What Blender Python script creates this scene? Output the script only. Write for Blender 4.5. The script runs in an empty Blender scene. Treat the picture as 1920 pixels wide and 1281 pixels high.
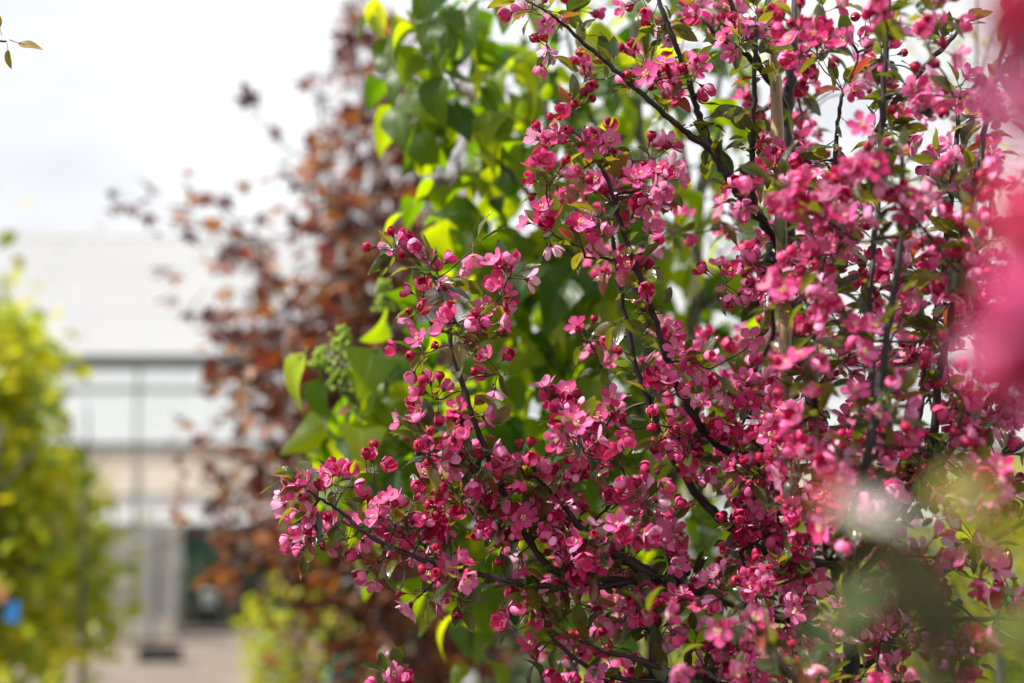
import bpy, math, random
import numpy as np
from mathutils import Vector, Matrix

SC = bpy.context.scene
COL = SC.collection
rng = np.random.default_rng(7)
random.seed(7)

# ------------------------------------------------------------------ camera
CAM_H = 1.5
LENS = 50.0
FPX = 1920 * LENS / 36.0                     # focal length in photo pixels
PITCH = math.atan(260.0 / FPX)
cam_data = bpy.data.cameras.new('camera')
cam_data.lens = LENS
cam_data.sensor_width = 36.0
cam_data.clip_start = 0.02
cam_data.clip_end = 600.0
cam_data.dof.use_dof = True
cam_data.dof.focus_distance = 1.90
cam_data.dof.aperture_fstop = 1.75
cam_data.dof.aperture_blades = 0
cam = bpy.data.objects.new('camera', cam_data)
COL.objects.link(cam)
cam.location = (0, 0, CAM_H)
cam.rotation_euler = (math.pi / 2 + PITCH, 0, 0)
SC.camera = cam

# ------------------------------------------------------------------ light
SUN_DIR = Vector((-0.60, -0.14, 0.78)).normalized()      # towards the sun
SUN_EL = math.asin(SUN_DIR.z)
SUN_AZ = math.atan2(SUN_DIR.x, SUN_DIR.y)
sun_data = bpy.data.lights.new('sun', 'SUN')
sun_data.energy = 5.0
sun_data.angle = math.radians(0.8)
sun_data.color = (1.0, 0.955, 0.88)
sun = bpy.data.objects.new('sun', sun_data)
COL.objects.link(sun)
sun.rotation_euler = SUN_DIR.to_track_quat('Z', 'Y').to_euler()
sun.location = (-4, 0, 8)

world = bpy.data.worlds.new('World')
SC.world = world
world.use_nodes = True
wt = world.node_tree
wt.nodes.clear()


def N(t, typ, **kw):
    n = t.nodes.new(typ)
    for k, v in kw.items():
        setattr(n, k, v)
    return n


wo = N(wt, 'ShaderNodeOutputWorld')
sky = N(wt, 'ShaderNodeTexSky', sky_type='NISHITA', sun_disc=False)
sky.sun_elevation = SUN_EL
sky.sun_rotation = SUN_AZ
bg_sky = N(wt, 'ShaderNodeBackground')
bg_sky.inputs[1].default_value = 0.10
wt.links.new(sky.outputs[0], bg_sky.inputs[0])
tc = N(wt, 'ShaderNodeTexCoord')
mp = N(wt, 'ShaderNodeMapping')
mp.inputs['Location'].default_value = (1.712, 2.177, 0.271)
mp.inputs['Scale'].default_value = (1.0, 1.0, 2.4)
wt.links.new(tc.outputs['Generated'], mp.inputs[0])
nz = N(wt, 'ShaderNodeTexNoise')
nz.inputs['Scale'].default_value = 2.6
nz.inputs['Detail'].default_value = 4.0
nz.inputs['Roughness'].default_value = 0.45
wt.links.new(mp.outputs[0], nz.inputs[0])
cr = N(wt, 'ShaderNodeValToRGB')
cr.color_ramp.elements[0].position = 0.26
cr.color_ramp.elements[0].color = (0.37, 0.37, 0.39, 1)
cr.color_ramp.elements[1].position = 0.46
cr.color_ramp.elements[1].color = (0.575, 0.575, 0.575, 1)
wt.links.new(nz.outputs[0], cr.inputs[0])
bg_cl = N(wt, 'ShaderNodeBackground')
bg_cl.inputs[1].default_value = 1.0
wt.links.new(cr.outputs[0], bg_cl.inputs[0])
mixw = N(wt, 'ShaderNodeMixShader')
mixw.inputs[0].default_value = 0.90
wt.links.new(bg_sky.outputs[0], mixw.inputs[1])
wt.links.new(bg_cl.outputs[0], mixw.inputs[2])
wt.links.new(mixw.outputs[0], wo.inputs[0])

SC.view_settings.view_transform = 'Standard'
SC.view_settings.look = 'None'
SC.view_settings.exposure = 1.0
SC.view_settings.gamma = 1.0
SC.view_settings.use_curve_mapping = False
SC.render.engine = 'CYCLES'
SC.cycles.max_bounces = 7
SC.cycles.diffuse_bounces = 3
SC.cycles.glossy_bounces = 3
SC.cycles.transmission_bounces = 4
SC.cycles.transparent_max_bounces = 12
SC.cycles.use_denoising = True
SC.cycles.sample_clamp_indirect = 6.0

# ------------------------------------------------------------------ helpers
cP, sP = math.cos(PITCH), math.sin(PITCH)
C0 = np.array([0, 0, CAM_H])
RT = np.array([1.0, 0, 0])
UPV = np.array([0, -sP, cP])
FW = np.array([0, cP, sP])


def at(px, py, z):
    """world point seen at photo pixel (px, py), z metres in front of the camera"""
    return C0 + z * (FW + (px - 960.0) / FPX * RT + (640.5 - py) / FPX * UPV)


def nrm(v):
    v = np.asarray(v, float)
    return v / (np.linalg.norm(v) + 1e-12)


def frame_from(d, roll=0.0, upref=None):
    """3x3 with +Z along d"""
    d = nrm(d)
    u = np.array([0, 0, 1.0]) if upref is None else np.asarray(upref, float)
    if abs(np.dot(u, d)) > 0.96:
        u = np.array([1.0, 0.1, 0])
    x = nrm(np.cross(u, d))
    y = np.cross(d, x)
    c, s = math.cos(roll), math.sin(roll)
    return np.stack([c * x + s * y, -s * x + c * y, d], 1)


def mat4(R, loc, s=1.0):
    M = np.eye(4)
    M[:3, :3] = R * s
    M[:3, 3] = loc
    return M


class T:
    """triangle template: verts, faces, material index per face, attribute per vert"""
    def __init__(self, v=None, f=None, m=None, a=None):
        self.v = np.zeros((0, 3)) if v is None else np.asarray(v, float)
        self.f = np.zeros((0, 3), int) if f is None else np.asarray(f, int)
        self.m = np.zeros(len(self.f), int) if m is None else np.asarray(m, int)
        self.a = np.zeros((len(self.v), 3)) if a is None else np.asarray(a, float)

    def tf(self, M):
        return T(self.v @ M[:3, :3].T + M[:3, 3], self.f, self.m, self.a)


def join(ts):
    if not ts:
        return T()
    off, V, F, Mi, A = 0, [], [], [], []
    for t in ts:
        V.append(t.v); F.append(t.f + off); Mi.append(t.m); A.append(t.a)
        off += len(t.v)
    return T(np.concatenate(V), np.concatenate(F), np.concatenate(Mi), np.concatenate(A))


def to_mesh(name, t, mats, smooth=True):
    me = bpy.data.meshes.new(name)
    n, m = len(t.v), len(t.f)
    me.vertices.add(n)
    me.vertices.foreach_set('co', t.v.astype(np.float32).ravel())
    me.loops.add(3 * m)
    me.loops.foreach_set('vertex_index', t.f.astype(np.int32).ravel())
    me.polygons.add(m)
    me.polygons.foreach_set('loop_start', np.arange(0, 3 * m, 3, dtype=np.int32))
    me.polygons.foreach_set('loop_total', np.full(m, 3, dtype=np.int32))
    me.polygons.foreach_set('material_index', t.m.astype(np.int32))
    me.polygons.foreach_set('use_smooth', np.full(m, smooth, dtype=bool))
    for mt in mats:
        me.materials.append(mt)
    at_ = me.attributes.new('var', 'FLOAT_COLOR', 'POINT')
    c = np.ones((n, 4), np.float32)
    c[:, :3] = t.a
    at_.data.foreach_set('color', c.ravel())
    me.update()
    me.validate()
    return me


def place(name, me, parent=None, M=None):
    """link one object; M is relative to the parent"""
    o = bpy.data.objects.new(name, me)
    COL.objects.link(o)
    if parent is not None:
        o.parent = parent
    if M is not None:
        o.matrix_basis = Matrix(M.tolist())
    return o


def tag(o, label=None, cat=None, group=None, kind=None):
    if label: o['label'] = label
    if cat: o['category'] = cat
    if group: o['group'] = group
    if kind: o['kind'] = kind
    return o


def thing(name, loc, label, cat, group=None):
    o = bpy.data.objects.new(name, None)
    COL.objects.link(o)
    o.location = tuple(loc)
    o.empty_display_size = 0.05
    return tag(o, label, cat, group)


def grid_faces(nu, nv):
    f = []
    for j in range(nv):
        for i in range(nu):
            a = j * (nu + 1) + i
            b, c, d = a + 1, a + nu + 2, a + nu + 1
            f += [(a, b, c), (a, c, d)]
    return np.array(f)


def tube(pts, rad, sides=6, cap=True):
    pts = np.asarray(pts, float)
    rad = np.asarray(rad, float)
    n = len(pts)
    tang = np.gradient(pts, axis=0)
    V = []
    ref = np.array([0.3, 1.0, 0.2])
    for i in range(n):
        d = nrm(tang[i])
        x = nrm(ref - np.dot(ref, d) * d)
        y = np.cross(d, x)
        ref = x
        a = np.arange(sides) * 2 * math.pi / sides
        V.append(pts[i] + rad[i] * (np.cos(a)[:, None] * x + np.sin(a)[:, None] * y))
    V = np.concatenate(V)
    F = []
    for i in range(n - 1):
        for k in range(sides):
            a = i * sides + k
            b = i * sides + (k + 1) % sides
            F += [(a, b, b + sides), (a, b + sides, a + sides)]
    if cap:
        V = np.concatenate([V, pts[:1], pts[-1:]])
        c0, c1 = len(V) - 2, len(V) - 1
        for k in range(sides):
            F.append((c0, (k + 1) % sides, k))
            F.append((c1, (n - 1) * sides + k, (n - 1) * sides + (k + 1) % sides))
    A = np.zeros((len(V), 3))
    return T(V, F, None, A)


def box(lo, hi):
    x0, y0, z0 = lo
    x1, y1, z1 = hi
    V = [(x0, y0, z0), (x1, y0, z0), (x1, y1, z0), (x0, y1, z0), (x0, y0, z1), (x1, y0, z1), (x1, y1, z1), (x0, y1, z1)]
    F = [(0, 2, 1), (0, 3, 2), (4, 5, 6), (4, 6, 7), (0, 1, 5), (0, 5, 4), (1, 2, 6), (1, 6, 5), (2, 3, 7), (2, 7, 6), (3, 0, 4), (3, 4, 7)]
    return T(V, F)


def catmull(P, per=8):
    P = np.asarray(P, float)
    Q = np.concatenate([[2 * P[0] - P[1]], P, [2 * P[-1] - P[-2]]])
    out = []
    for i in range(1, len(Q) - 2):
        p0, p1, p2, p3 = Q[i - 1], Q[i], Q[i + 1], Q[i + 2]
        for k in range(per):
            t = k / per
            out.append(0.5 * ((2 * p1) + (-p0 + p2) * t + (2 * p0 - 5 * p1 + 4 * p2 - p3) * t * t + (-p0 + 3 * p1 - 3 * p2 + p3) * t ** 3))
    out.append(P[-1])
    return np.array(out)


# ------------------------------------------------------------------ materials
def new_mat(name):
    m = bpy.data.materials.new(name)
    m.use_nodes = True
    m.node_tree.nodes.clear()
    return m, m.node_tree


def rnd_socket(t):
    """0..1 random per instance: attribute R plus the object's own random"""
    at_ = N(t, 'ShaderNodeAttribute', attribute_name='var')
    sep = N(t, 'ShaderNodeSeparateColor')
    t.links.new(at_.outputs['Color'], sep.inputs[0])
    oi = N(t, 'ShaderNodeObjectInfo')
    ad = N(t, 'ShaderNodeMath', operation='ADD')
    t.links.new(sep.outputs[0], ad.inputs[0])
    t.links.new(oi.outputs['Random'], ad.inputs[1])
    fr = N(t, 'ShaderNodeMath', operation='FRACT')
    t.links.new(ad.outputs[0], fr.inputs[0])
    return fr.outputs[0], sep.outputs[1], sep.outputs[2]


def ramp(t, sock, stops, interp='LINEAR'):
    r = N(t, 'ShaderNodeValToRGB')
    r.color_ramp.interpolation = interp
    while len(r.color_ramp.elements) < len(stops):
        r.color_ramp.elements.new(0.5)
    for e, (p, c) in zip(r.color_ramp.elements, stops):
        e.position = p
        e.color = (*c, 1)
    t.links.new(sock, r.inputs[0])
    return r.outputs[0]


def mixc(t, fac, a, b, mode='MIX'):
    m = N(t, 'ShaderNodeMix', data_type='RGBA', blend_type=mode)
    for s, v in ((m.inputs[0], fac), (m.inputs[6], a), (m.inputs[7], b)):
        if isinstance(v, (int, float)):
            s.default_value = v
        elif isinstance(v, tuple):
            s.default_value = (*v, 1)
        else:
            t.links.new(v, s)
    return m.outputs[2]


def leaf_mat(name, front, trans, back=None, tr=0.4, rough=0.32, spec=0.5, vein=0.25, bump=0.3, nscale=60.0):
    """thin leaf: principled top mixed with translucency; 'front','trans' are ramps of colours"""
    m, t = new_mat(name)
    out = N(t, 'ShaderNodeOutputMaterial')
    r, along, across = rnd_socket(t)
    fc = ramp(t, r, front)
    tcx = ramp(t, r, trans)
    nz_ = N(t, 'ShaderNodeTexNoise')
    nz_.inputs['Scale'].default_value = nscale
    nz_.inputs['Detail'].default_value = 3.0
    tco = N(t, 'ShaderNodeTexCoord')
    t.links.new(tco.outputs['Object'], nz_.inputs[0])
    mott = ramp(t, nz_.outputs[0], [(0.3, (0.72, 0.72, 0.72)), (0.7, (1.2, 1.2, 1.2))])
    fc = mixc(t, 1.0, fc, mott, 'MULTIPLY')
    # paler midrib and side veins
    w = N(t, 'ShaderNodeMath', operation='ABSOLUTE')
    sub = N(t, 'ShaderNodeMath', operation='SUBTRACT')
    t.links.new(across, sub.inputs[0]); sub.inputs[1].default_value = 0.5
    t.links.new(sub.outputs[0], w.inputs[0])
    mid = ramp(t, w.outputs[0], [(0.0, (1, 1, 1)), (0.05, (0, 0, 0))])
    wv = N(t, 'ShaderNodeMath', operation='MULTIPLY_ADD')
    t.links.new(along, wv.inputs[0]); wv.inputs[1].default_value = 9.0
    k = N(t, 'ShaderNodeMath', operation='MULTIPLY')
    t.links.new(w.outputs[0], k.inputs[0]); k.inputs[1].default_value = -7.0
    t.links.new(k.outputs[0], wv.inputs[2])
    frc = N(t, 'ShaderNodeMath', operation='FRACT')
    t.links.new(wv.outputs[0], frc.inputs[0])
    sv = ramp(t, frc.outputs[0], [(0.0, (0.6, 0.6, 0.6)), (0.12, (0, 0, 0)), (0.9, (0, 0, 0)), (1.0, (0.6, 0.6, 0.6))])
    veins = mixc(t, 1.0, mid, sv, 'ADD')
    vm = N(t, 'ShaderNodeMath', operation='MULTIPLY')
    t.links.new(veins, vm.inputs[0]); vm.inputs[1].default_value = vein
    pale = mixc(t, 0.5, fc, (0.45, 0.48, 0.3))
    fc2 = mixc(t, vm.outputs[0], fc, pale)
    if back is not None:
        geo = N(t, 'ShaderNodeNewGeometry')
        fc2 = mixc(t, geo.outputs['Backfacing'], fc2, back)
    p = N(t, 'ShaderNodeBsdfPrincipled')
    t.links.new(fc2, p.inputs['Base Color'])
    p.inputs['Roughness'].default_value = rough
    p.inputs['Specular IOR Level'].default_value = spec
    if bump:
        b = N(t, 'ShaderNodeBump')
        b.inputs['Strength'].default_value = bump
        b.inputs['Distance'].default_value = 0.002
        bs = mixc(t, 0.5, nz_.outputs[0], veins)
        t.links.new(bs, b.inputs['Height'])
        t.links.new(b.outputs[0], p.inputs['Normal'])
    tl = N(t, 'ShaderNodeBsdfTranslucent')
    t.links.new(tcx, tl.inputs[0])
    mx = N(t, 'ShaderNodeMixShader')
    mx.inputs[0].default_value = tr
    t.links.new(p.outputs[0], mx.inputs[1])
    t.links.new(tl.outputs[0], mx.inputs[2])
    t.links.new(mx.outputs[0], out.inputs[0])
    return m


def petal_mat(name, front, back, tr=0.38):
    m, t = new_mat(name)
    out = N(t, 'ShaderNodeOutputMaterial')
    r, along, across = rnd_socket(t)
    fc = ramp(t, r, front)
    bc = ramp(t, r, back)
    # white-ish claw at the petal base and deeper rim, fine lengthwise veins
    claw = ramp(t, along, [(0.0, (1, 1, 1)), (0.22, (0, 0, 0))])
    fc = mixc(t, claw, fc, (0.74, 0.40, 0.42))
    rim = ramp(t, along, [(0.7, (0, 0, 0)), (1.0, (0.22, 0.22, 0.22))])
    fc = mixc(t, rim, fc, bc)
    vv = N(t, 'ShaderNodeMath', operation='MULTIPLY')
    t.links.new(across, vv.inputs[0]); vv.inputs[1].default_value = 60.0
    sn = N(t, 'ShaderNodeMath', operation='SINE')
    t.links.new(vv.outputs[0], sn.inputs[0])
    vein = ramp(t, sn.outputs[0], [(0.2, (0, 0, 0)), (1.0, (0.22, 0.22, 0.22))])
    fc = mixc(t, vein, fc, bc)
    geo = N(t, 'ShaderNodeNewGeometry')
    colr = mixc(t, geo.outputs['Backfacing'], fc, bc)
    p = N(t, 'ShaderNodeBsdfPrincipled')
    t.links.new(colr, p.inputs['Base Color'])
    p.inputs['Roughness'].default_value = 0.45
    p.inputs['Specular IOR Level'].default_value = 0.22
    tl = N(t, 'ShaderNodeBsdfTranslucent')
    tcx = mixc(t, 0.5, fc, bc)
    t.links.new(tcx, tl.inputs[0])
    mx = N(t, 'ShaderNodeMixShader')
    mx.inputs[0].default_value = tr
    t.links.new(p.outputs[0], mx.inputs[1])
    t.links.new(tl.outputs[0], mx.inputs[2])
    t.links.new(mx.outputs[0], out.inputs[0])
    return m


def plain_mat(name, c1, c2=None, rough=0.6, scale=20.0, spec=0.4, bump=0.0, stretch=(1, 1, 1), metal=0.0, vary=False):
    m, t = new_mat(name)
    out = N(t, 'ShaderNodeOutputMaterial')
    p = N(t, 'ShaderNodeBsdfPrincipled')
    p.inputs['Roughness'].default_value = rough
    p.inputs['Specular IOR Level'].default_value = spec
    p.inputs['Metallic'].default_value = metal
    tco = N(t, 'ShaderNodeTexCoord')
    mpn = N(t, 'ShaderNodeMapping')
    mpn.inputs['Scale'].default_value = stretch
    t.links.new(tco.outputs['Object'], mpn.inputs[0])
    n = N(t, 'ShaderNodeTexNoise')
    n.inputs['Scale'].default_value = scale
    n.inputs['Detail'].default_value = 5.0
    t.links.new(mpn.outputs[0], n.inputs[0])
    if c2 is None:
        c2 = tuple(0.75 * x for x in c1)
    if vary:
        r, al, ac = rnd_socket(t)
        c = mixc(t, r, c1, c2)
    else:
        c = ramp(t, n.outputs[0], [(0.35, c1), (0.68, c2)])
    t.links.new(c, p.inputs['Base Color'])
    if bump:
        b = N(t, 'ShaderNodeBump')
        b.inputs['Strength'].default_value = bump
        b.inputs['Distance'].default_value = 0.004
        t.links.new(n.outputs[0], b.inputs['Height'])
        t.links.new(b.outputs[0], p.inputs['Normal'])
    t.links.new(p.outputs[0], out.inputs[0])
    return m


def pane_mat(name, tint, see, diff, rough=0.1):
    """clear or milky glazing: part of the light goes straight through, part is scattered by the sheet"""
    m, t = new_mat(name)
    out = N(t, 'ShaderNodeOutputMaterial')
    tr = N(t, 'ShaderNodeBsdfTransparent')
    tr.inputs[0].default_value = (*tint, 1)
    tl = N(t, 'ShaderNodeBsdfTranslucent')
    tl.inputs[0].default_value = (*diff, 1)
    pr = N(t, 'ShaderNodeBsdfPrincipled')
    pr.inputs['Base Color'].default_value = (*diff, 1)
    pr.inputs['Roughness'].default_value = rough
    m1 = N(t, 'ShaderNodeMixShader')
    m1.inputs[0].default_value = 0.5
    t.links.new(tl.outputs[0], m1.inputs[1])
    t.links.new(pr.outputs[0], m1.inputs[2])
    m2 = N(t, 'ShaderNodeMixShader')
    m2.inputs[0].default_value = see
    t.links.new(m1.outputs[0], m2.inputs[1])
    t.links.new(tr.outputs[0], m2.inputs[2])
    t.links.new(m2.outputs[0], out.inputs[0])
    return m


M = {}
M['petal_open'] = petal_mat('open petal',
    [(0.0, (0.88, 0.62, 0.80)), (0.45, (0.87, 0.46, 0.70)), (0.8, (0.82, 0.24, 0.52)), (1.0, (0.68, 0.05, 0.25))],
    [(0.0, (0.80, 0.16, 0.44)), (1.0, (0.52, 0.014, 0.12))], tr=0.40)
M['petal_half'] = petal_mat('half open petal',
    [(0.0, (0.84, 0.34, 0.58)), (0.5, (0.76, 0.11, 0.33)), (1.0, (0.60, 0.022, 0.12))],
    [(0.0, (0.82, 0.22, 0.47)), (0.3, (0.72, 0.055, 0.24)), (0.6, (0.50, 0.008, 0.085)), (1.0, (0.30, 0.004, 0.034))], tr=0.24)
M['petal_bud'] = petal_mat('closed bud petal',
    [(0.0, (0.40, 0.012, 0.06)), (1.0, (0.26, 0.006, 0.035))],
    [(0.0, (0.42, 0.012, 0.06)), (1.0, (0.22, 0.005, 0.03))], tr=0.15)
M['stamen'] = plain_mat('stamen', (0.74, 0.56, 0.26), (0.76, 0.48, 0.36), rough=0.6, scale=200)
M['calyx'] = plain_mat('calyx', (0.10, 0.012, 0.014), (0.14, 0.045, 0.02), rough=0.4, scale=90)
M['bark'] = plain_mat('plum bark', (0.012, 0.009, 0.010), (0.030, 0.021, 0.021), rough=0.55, scale=45, bump=0.6, stretch=(1, 1, 0.5))
M['bark_grey'] = plain_mat('grey bark', (0.075, 0.066, 0.058), (0.13, 0.12, 0.105), rough=0.7, scale=30, bump=0.4, stretch=(1, 1, 0.4))
M['bark_green'] = plain_mat('smooth green grey bark', (0.050, 0.046, 0.034), (0.10, 0.092, 0.075), rough=0.6, scale=26, bump=0.3, stretch=(1, 1, 0.3))
M['crab_leaf'] = leaf_mat('crabapple leaf',
    [(0.0, (0.014, 0.030, 0.009)), (0.5, (0.028, 0.044, 0.010)), (0.86, (0.070, 0.078, 0.012)), (0.94, (0.12, 0.065, 0.022)), (1.0, (0.26, 0.035, 0.020))],
    [(0.0, (0.07, 0.12, 0.008)), (0.55, (0.24, 0.28, 0.010)), (0.90, (0.46, 0.38, 0.012)), (0.96, (0.48, 0.12, 0.03)), (1.0, (0.50, 0.07, 0.03))],
    tr=0.38, rough=0.24, spec=0.9, vein=0.15, bump=0.35)
M['lilac_leaf'] = leaf_mat('heart leaf',
    [(0.0, (0.010, 0.040, 0.004)), (0.5, (0.020, 0.062, 0.004)), (0.85, (0.042, 0.092, 0.006)), (1.0, (0.09, 0.14, 0.006))],
    [(0.0, (0.09, 0.23, 0.002)), (0.4, (0.30, 0.46, 0.002)), (0.72, (0.52, 0.62, 0.003)), (1.0, (0.66, 0.68, 0.004))],
    tr=0.55, rough=0.42, spec=0.35, vein=0.35, bump=0.5, nscale=30)
M['copper_leaf'] = leaf_mat('copper leaf',
    [(0.0, (0.014, 0.004, 0.007)), (0.4, (0.034, 0.008, 0.009)), (0.68, (0.115, 0.024, 0.010)), (1.0, (0.24, 0.075, 0.010))],
    [(0.0, (0.07, 0.008, 0.014)), (0.4, (0.18, 0.020, 0.018)), (0.68, (0.44, 0.095, 0.012)), (1.0, (0.56, 0.22, 0.016))],
    tr=0.32, rough=0.42, spec=0.45, vein=0.2, bump=0.3, nscale=30)
M['gold_leaf'] = leaf_mat('yellow green leaf',
    [(0.0, (0.14, 0.21, 0.008)), (0.4, (0.30, 0.36, 0.009)), (1.0, (0.52, 0.48, 0.010))],
    [(0.0, (0.30, 0.42, 0.008)), (0.6, (0.54, 0.56, 0.008)), (1.0, (0.68, 0.58, 0.010))],
    tr=0.45, rough=0.4, spec=0.4, vein=0.1, bump=0.0)
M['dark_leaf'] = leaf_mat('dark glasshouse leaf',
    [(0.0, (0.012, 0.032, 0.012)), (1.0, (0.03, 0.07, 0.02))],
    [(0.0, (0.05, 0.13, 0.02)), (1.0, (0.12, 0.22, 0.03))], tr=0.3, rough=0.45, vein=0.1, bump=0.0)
M['panicle'] = plain_mat('flower bud panicle', (0.14, 0.24, 0.012), (0.26, 0.36, 0.02), rough=0.6, scale=60)
M['cane'] = plain_mat('bamboo cane', (0.46, 0.33, 0.19), (0.22, 0.155, 0.085), rough=0.5, scale=14, stretch=(7, 7, 0.5), bump=0.25)
M['rubber'] = plain_mat('black rubber', (0.010, 0.011, 0.013), (0.018, 0.018, 0.02), rough=0.35, scale=50)
M['ground'] = plain_mat('compacted gravel', (0.115, 0.094, 0.078), (0.175, 0.146, 0.122), rough=0.9, scale=2.2, bump=0.3)
M['soil'] = plain_mat('weedy soil', (0.045, 0.045, 0.020), (0.085, 0.080, 0.04), rough=0.95, scale=1.1, bump=0.4)
M['steel'] = plain_mat('galvanised steel', (0.30, 0.30, 0.30), (0.40, 0.40, 0.39), rough=0.5, scale=8, metal=0.4)
M['gutter'] = plain_mat('grey green gutter paint', (0.055, 0.066, 0.062), (0.075, 0.086, 0.08), rough=0.5, scale=3)
M['bar'] = plain_mat('grey glazing bar', (0.17, 0.17, 0.16), (0.22, 0.22, 0.21), rough=0.5, scale=5)
M['white'] = plain_mat('white painted board', (0.78, 0.78, 0.78), (0.82, 0.82, 0.81), rough=0.6, scale=4)
M['cream'] = plain_mat('cream board', (0.66, 0.57, 0.48), (0.74, 0.66, 0.57), rough=0.7, scale=1.5)
M['concrete'] = plain_mat('concrete base', (0.34, 0.30, 0.27), (0.42, 0.38, 0.34), rough=0.9, scale=6, bump=0.2)
M['net'] = plain_mat('green shade cloth', (0.012, 0.05, 0.035), (0.02, 0.075, 0.05), rough=0.8, scale=10)
M['terracotta'] = plain_mat('terracotta', (0.42, 0.19, 0.12), (0.5, 0.25, 0.17), rough=0.8, scale=12)
M['blue'] = plain_mat('blue plastic label', (0.02, 0.16, 0.50), (0.03, 0.20, 0.56), rough=0.4, scale=12)
M['orange'] = plain_mat('rust orange label', (0.42, 0.17, 0.06), (0.48, 0.2, 0.08), rough=0.6, scale=12)
M['teal'] = plain_mat('teal plastic', (0.02, 0.24, 0.17), (0.03, 0.30, 0.21), rough=0.5, scale=12)
M['black_plastic'] = plain_mat('black plastic pot', (0.012, 0.012, 0.012), (0.022, 0.021, 0.02), rough=0.5, scale=9)
M['glass'] = pane_mat('clear pane', (0.98, 0.985, 0.985), 0.90, (0.85, 0.85, 0.85), rough=0.08)
M['milky'] = pane_mat('milky polycarbonate', (0.92, 0.92, 0.925), 0.66, (0.66, 0.66, 0.67), rough=0.3)
M['dull_glass'] = pane_mat('dusty pane', (0.80, 0.80, 0.78), 0.35, (0.52, 0.50, 0.47), rough=0.25)

# ------------------------------------------------------------------ ground, path
def sheet(name, x0, y0, x1, y1, z, mat, kind='structure', nx=1, ny=1):
    V = [(x0 + (x1 - x0) * i / nx, y0 + (y1 - y0) * j / ny, z) for j in range(ny + 1) for i in range(nx + 1)]
    me = to_mesh(name, T(V, grid_faces(nx, ny)), [mat], smooth=False)
    return tag(place(name, me), kind=kind)


sheet('ground', -250, -60, 250, 400, 0.0, M['soil'])
sheet('path', -6.2, -4.0, -1.35, 15.2, 0.006, M['ground'])

# ------------------------------------------------------------------ greenhouse
GY = 14.0


def gh(py):
    """height above ground of photo row py on the greenhouse front (14 m away)"""
    return at(960, py, GY / cP * 1.0)[2]


ghs = thing('greenhouse', (0, GY, 0), 'long pale greenhouse with milky roof and dark gutter closing the end of the path', 'greenhouse')


def ghbox(name, lo, hi, mat, label=None):
    lo = (lo[0], lo[1] - GY, lo[2]); hi = (hi[0], hi[1] - GY, hi[2])
    o = place(name, to_mesh(name, box(lo, hi), [mat], smooth=False), ghs)
    if label: o['label'] = label
    return o


X0, X1 = -10.0, 11.0
bayx = [X0 + 1.5 * i for i in range(15)]
bayx = [x + 0.315 for x in bayx]           # one mullion falls at about x = -3.7
zg0, zg1 = 2.59, 2.72
ghbox('gutter', (X0, GY - 0.10, zg0), (X1, GY + 0.06, zg1), M['gutter'])
ghbox('glazing_bar', (X0, GY - 0.02, 2.365), (X1, GY + 0.03, 2.41), M['bar'])
ghbox('transom', (X0, GY - 0.03, 1.81), (X1, GY + 0.04, 1.865), M['gutter'])
ghbox('glazing_bar', (X0, GY - 0.02, 1.335), (X1, GY + 0.03, 1.36), M['bar'])
ghbox('glazing_bar', (X0, GY - 0.02, 1.06), (X1, GY + 0.03, 1.085), M['bar'])
DX0, DX1 = -3.25, -1.9                      # doorway
for i, x in enumerate(bayx):
    ghbox('mullion', (x - 0.013, GY - 0.015, 0.0), (x + 0.013, GY + 0.025, zg0), M['bar'])
for i in range(len(bayx) - 1):
    a, b = bayx[i] + 0.022, bayx[i + 1] - 0.022
    ghbox('glass_pane', (a, GY, 2.412), (b, GY + 0.006, zg0 - 0.002), M['glass'])
    ghbox('glass_pane', (a, GY, 1.867), (b, GY + 0.006, 2.363), M['glass'])
    ghbox('cream_panel', (a, GY, 1.362), (b, GY + 0.008, 1.808), M['cream'])
    ghbox('white_panel', (a, GY, 1.087), (b, GY + 0.008, 1.333), M['white'])
    if a < DX0 - 0.6 and b > DX0 or a < DX1 and b > DX0:
        continue
    ghbox('lower_pane', (a, GY, 0.16), (b, GY + 0.006, 1.058), M['dull_glass'])
    ghbox('plinth', (a, GY - 0.04, 0.0), (b, GY + 0.05, 0.158), M['concrete'])
# door leaf beside the opening
for x in (-3.72, -3.48, -3.27):
    ghbox('door_stile', (x - 0.022, GY - 0.06, 0.02), (x + 0.022, GY - 0.02, 1.06), M['steel'])
for a, b in ((-3.695, -3.505), (-3.455, -3.295)):
    ghbox('door_panel', (a, GY - 0.045, 0.17), (b, GY - 0.035, 1.05), M['dull_glass'])
ghbox('plinth', (-3.745, GY - 0.075, 0.0), (-3.26, GY - 0.015, 0.16), M['concrete'])
# roof slopes up to the ridge behind
RID_Y, RID_Z = 16.6, 4.35
for i in range(len(bayx) - 1):
    a, b = bayx[i] + 0.02, bayx[i + 1] - 0.02
    for (ya, za, yb, zb) in ((GY + 0.06, zg1 - 0.02, RID_Y, RID_Z),):
        for k in range(3):
            t0, t1 = k / 3 + 0.004, (k + 1) / 3 - 0.004
            V = []
            for tt in (t0, t1):
                y, z = ya + (yb - ya) * tt - GY, za + (zb - za) * tt
                V += [(a, y, z), (b, y, z)]
            V += [(v[0], v[1], v[2] + 0.012) for v in V]
            F = [(0, 1, 3), (0, 3, 2), (4, 7, 5), (4, 6, 7), (0, 4, 5), (0, 5, 1), (2, 3, 7), (2, 7, 6), (0, 2, 6), (0, 6, 4), (1, 5, 7), (1, 7, 3)]
            place('roof_panel', to_mesh('roof_panel', T(V, F), [M['milky']], False), ghs)
for x in bayx:
    place('rafter', to_mesh('rafter', tube([(x, 0.07, zg1 - 0.05), (x, RID_Y - GY, RID_Z - 0.03)], [0.010, 0.010], 4), [M['milky']], False), ghs)
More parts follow.
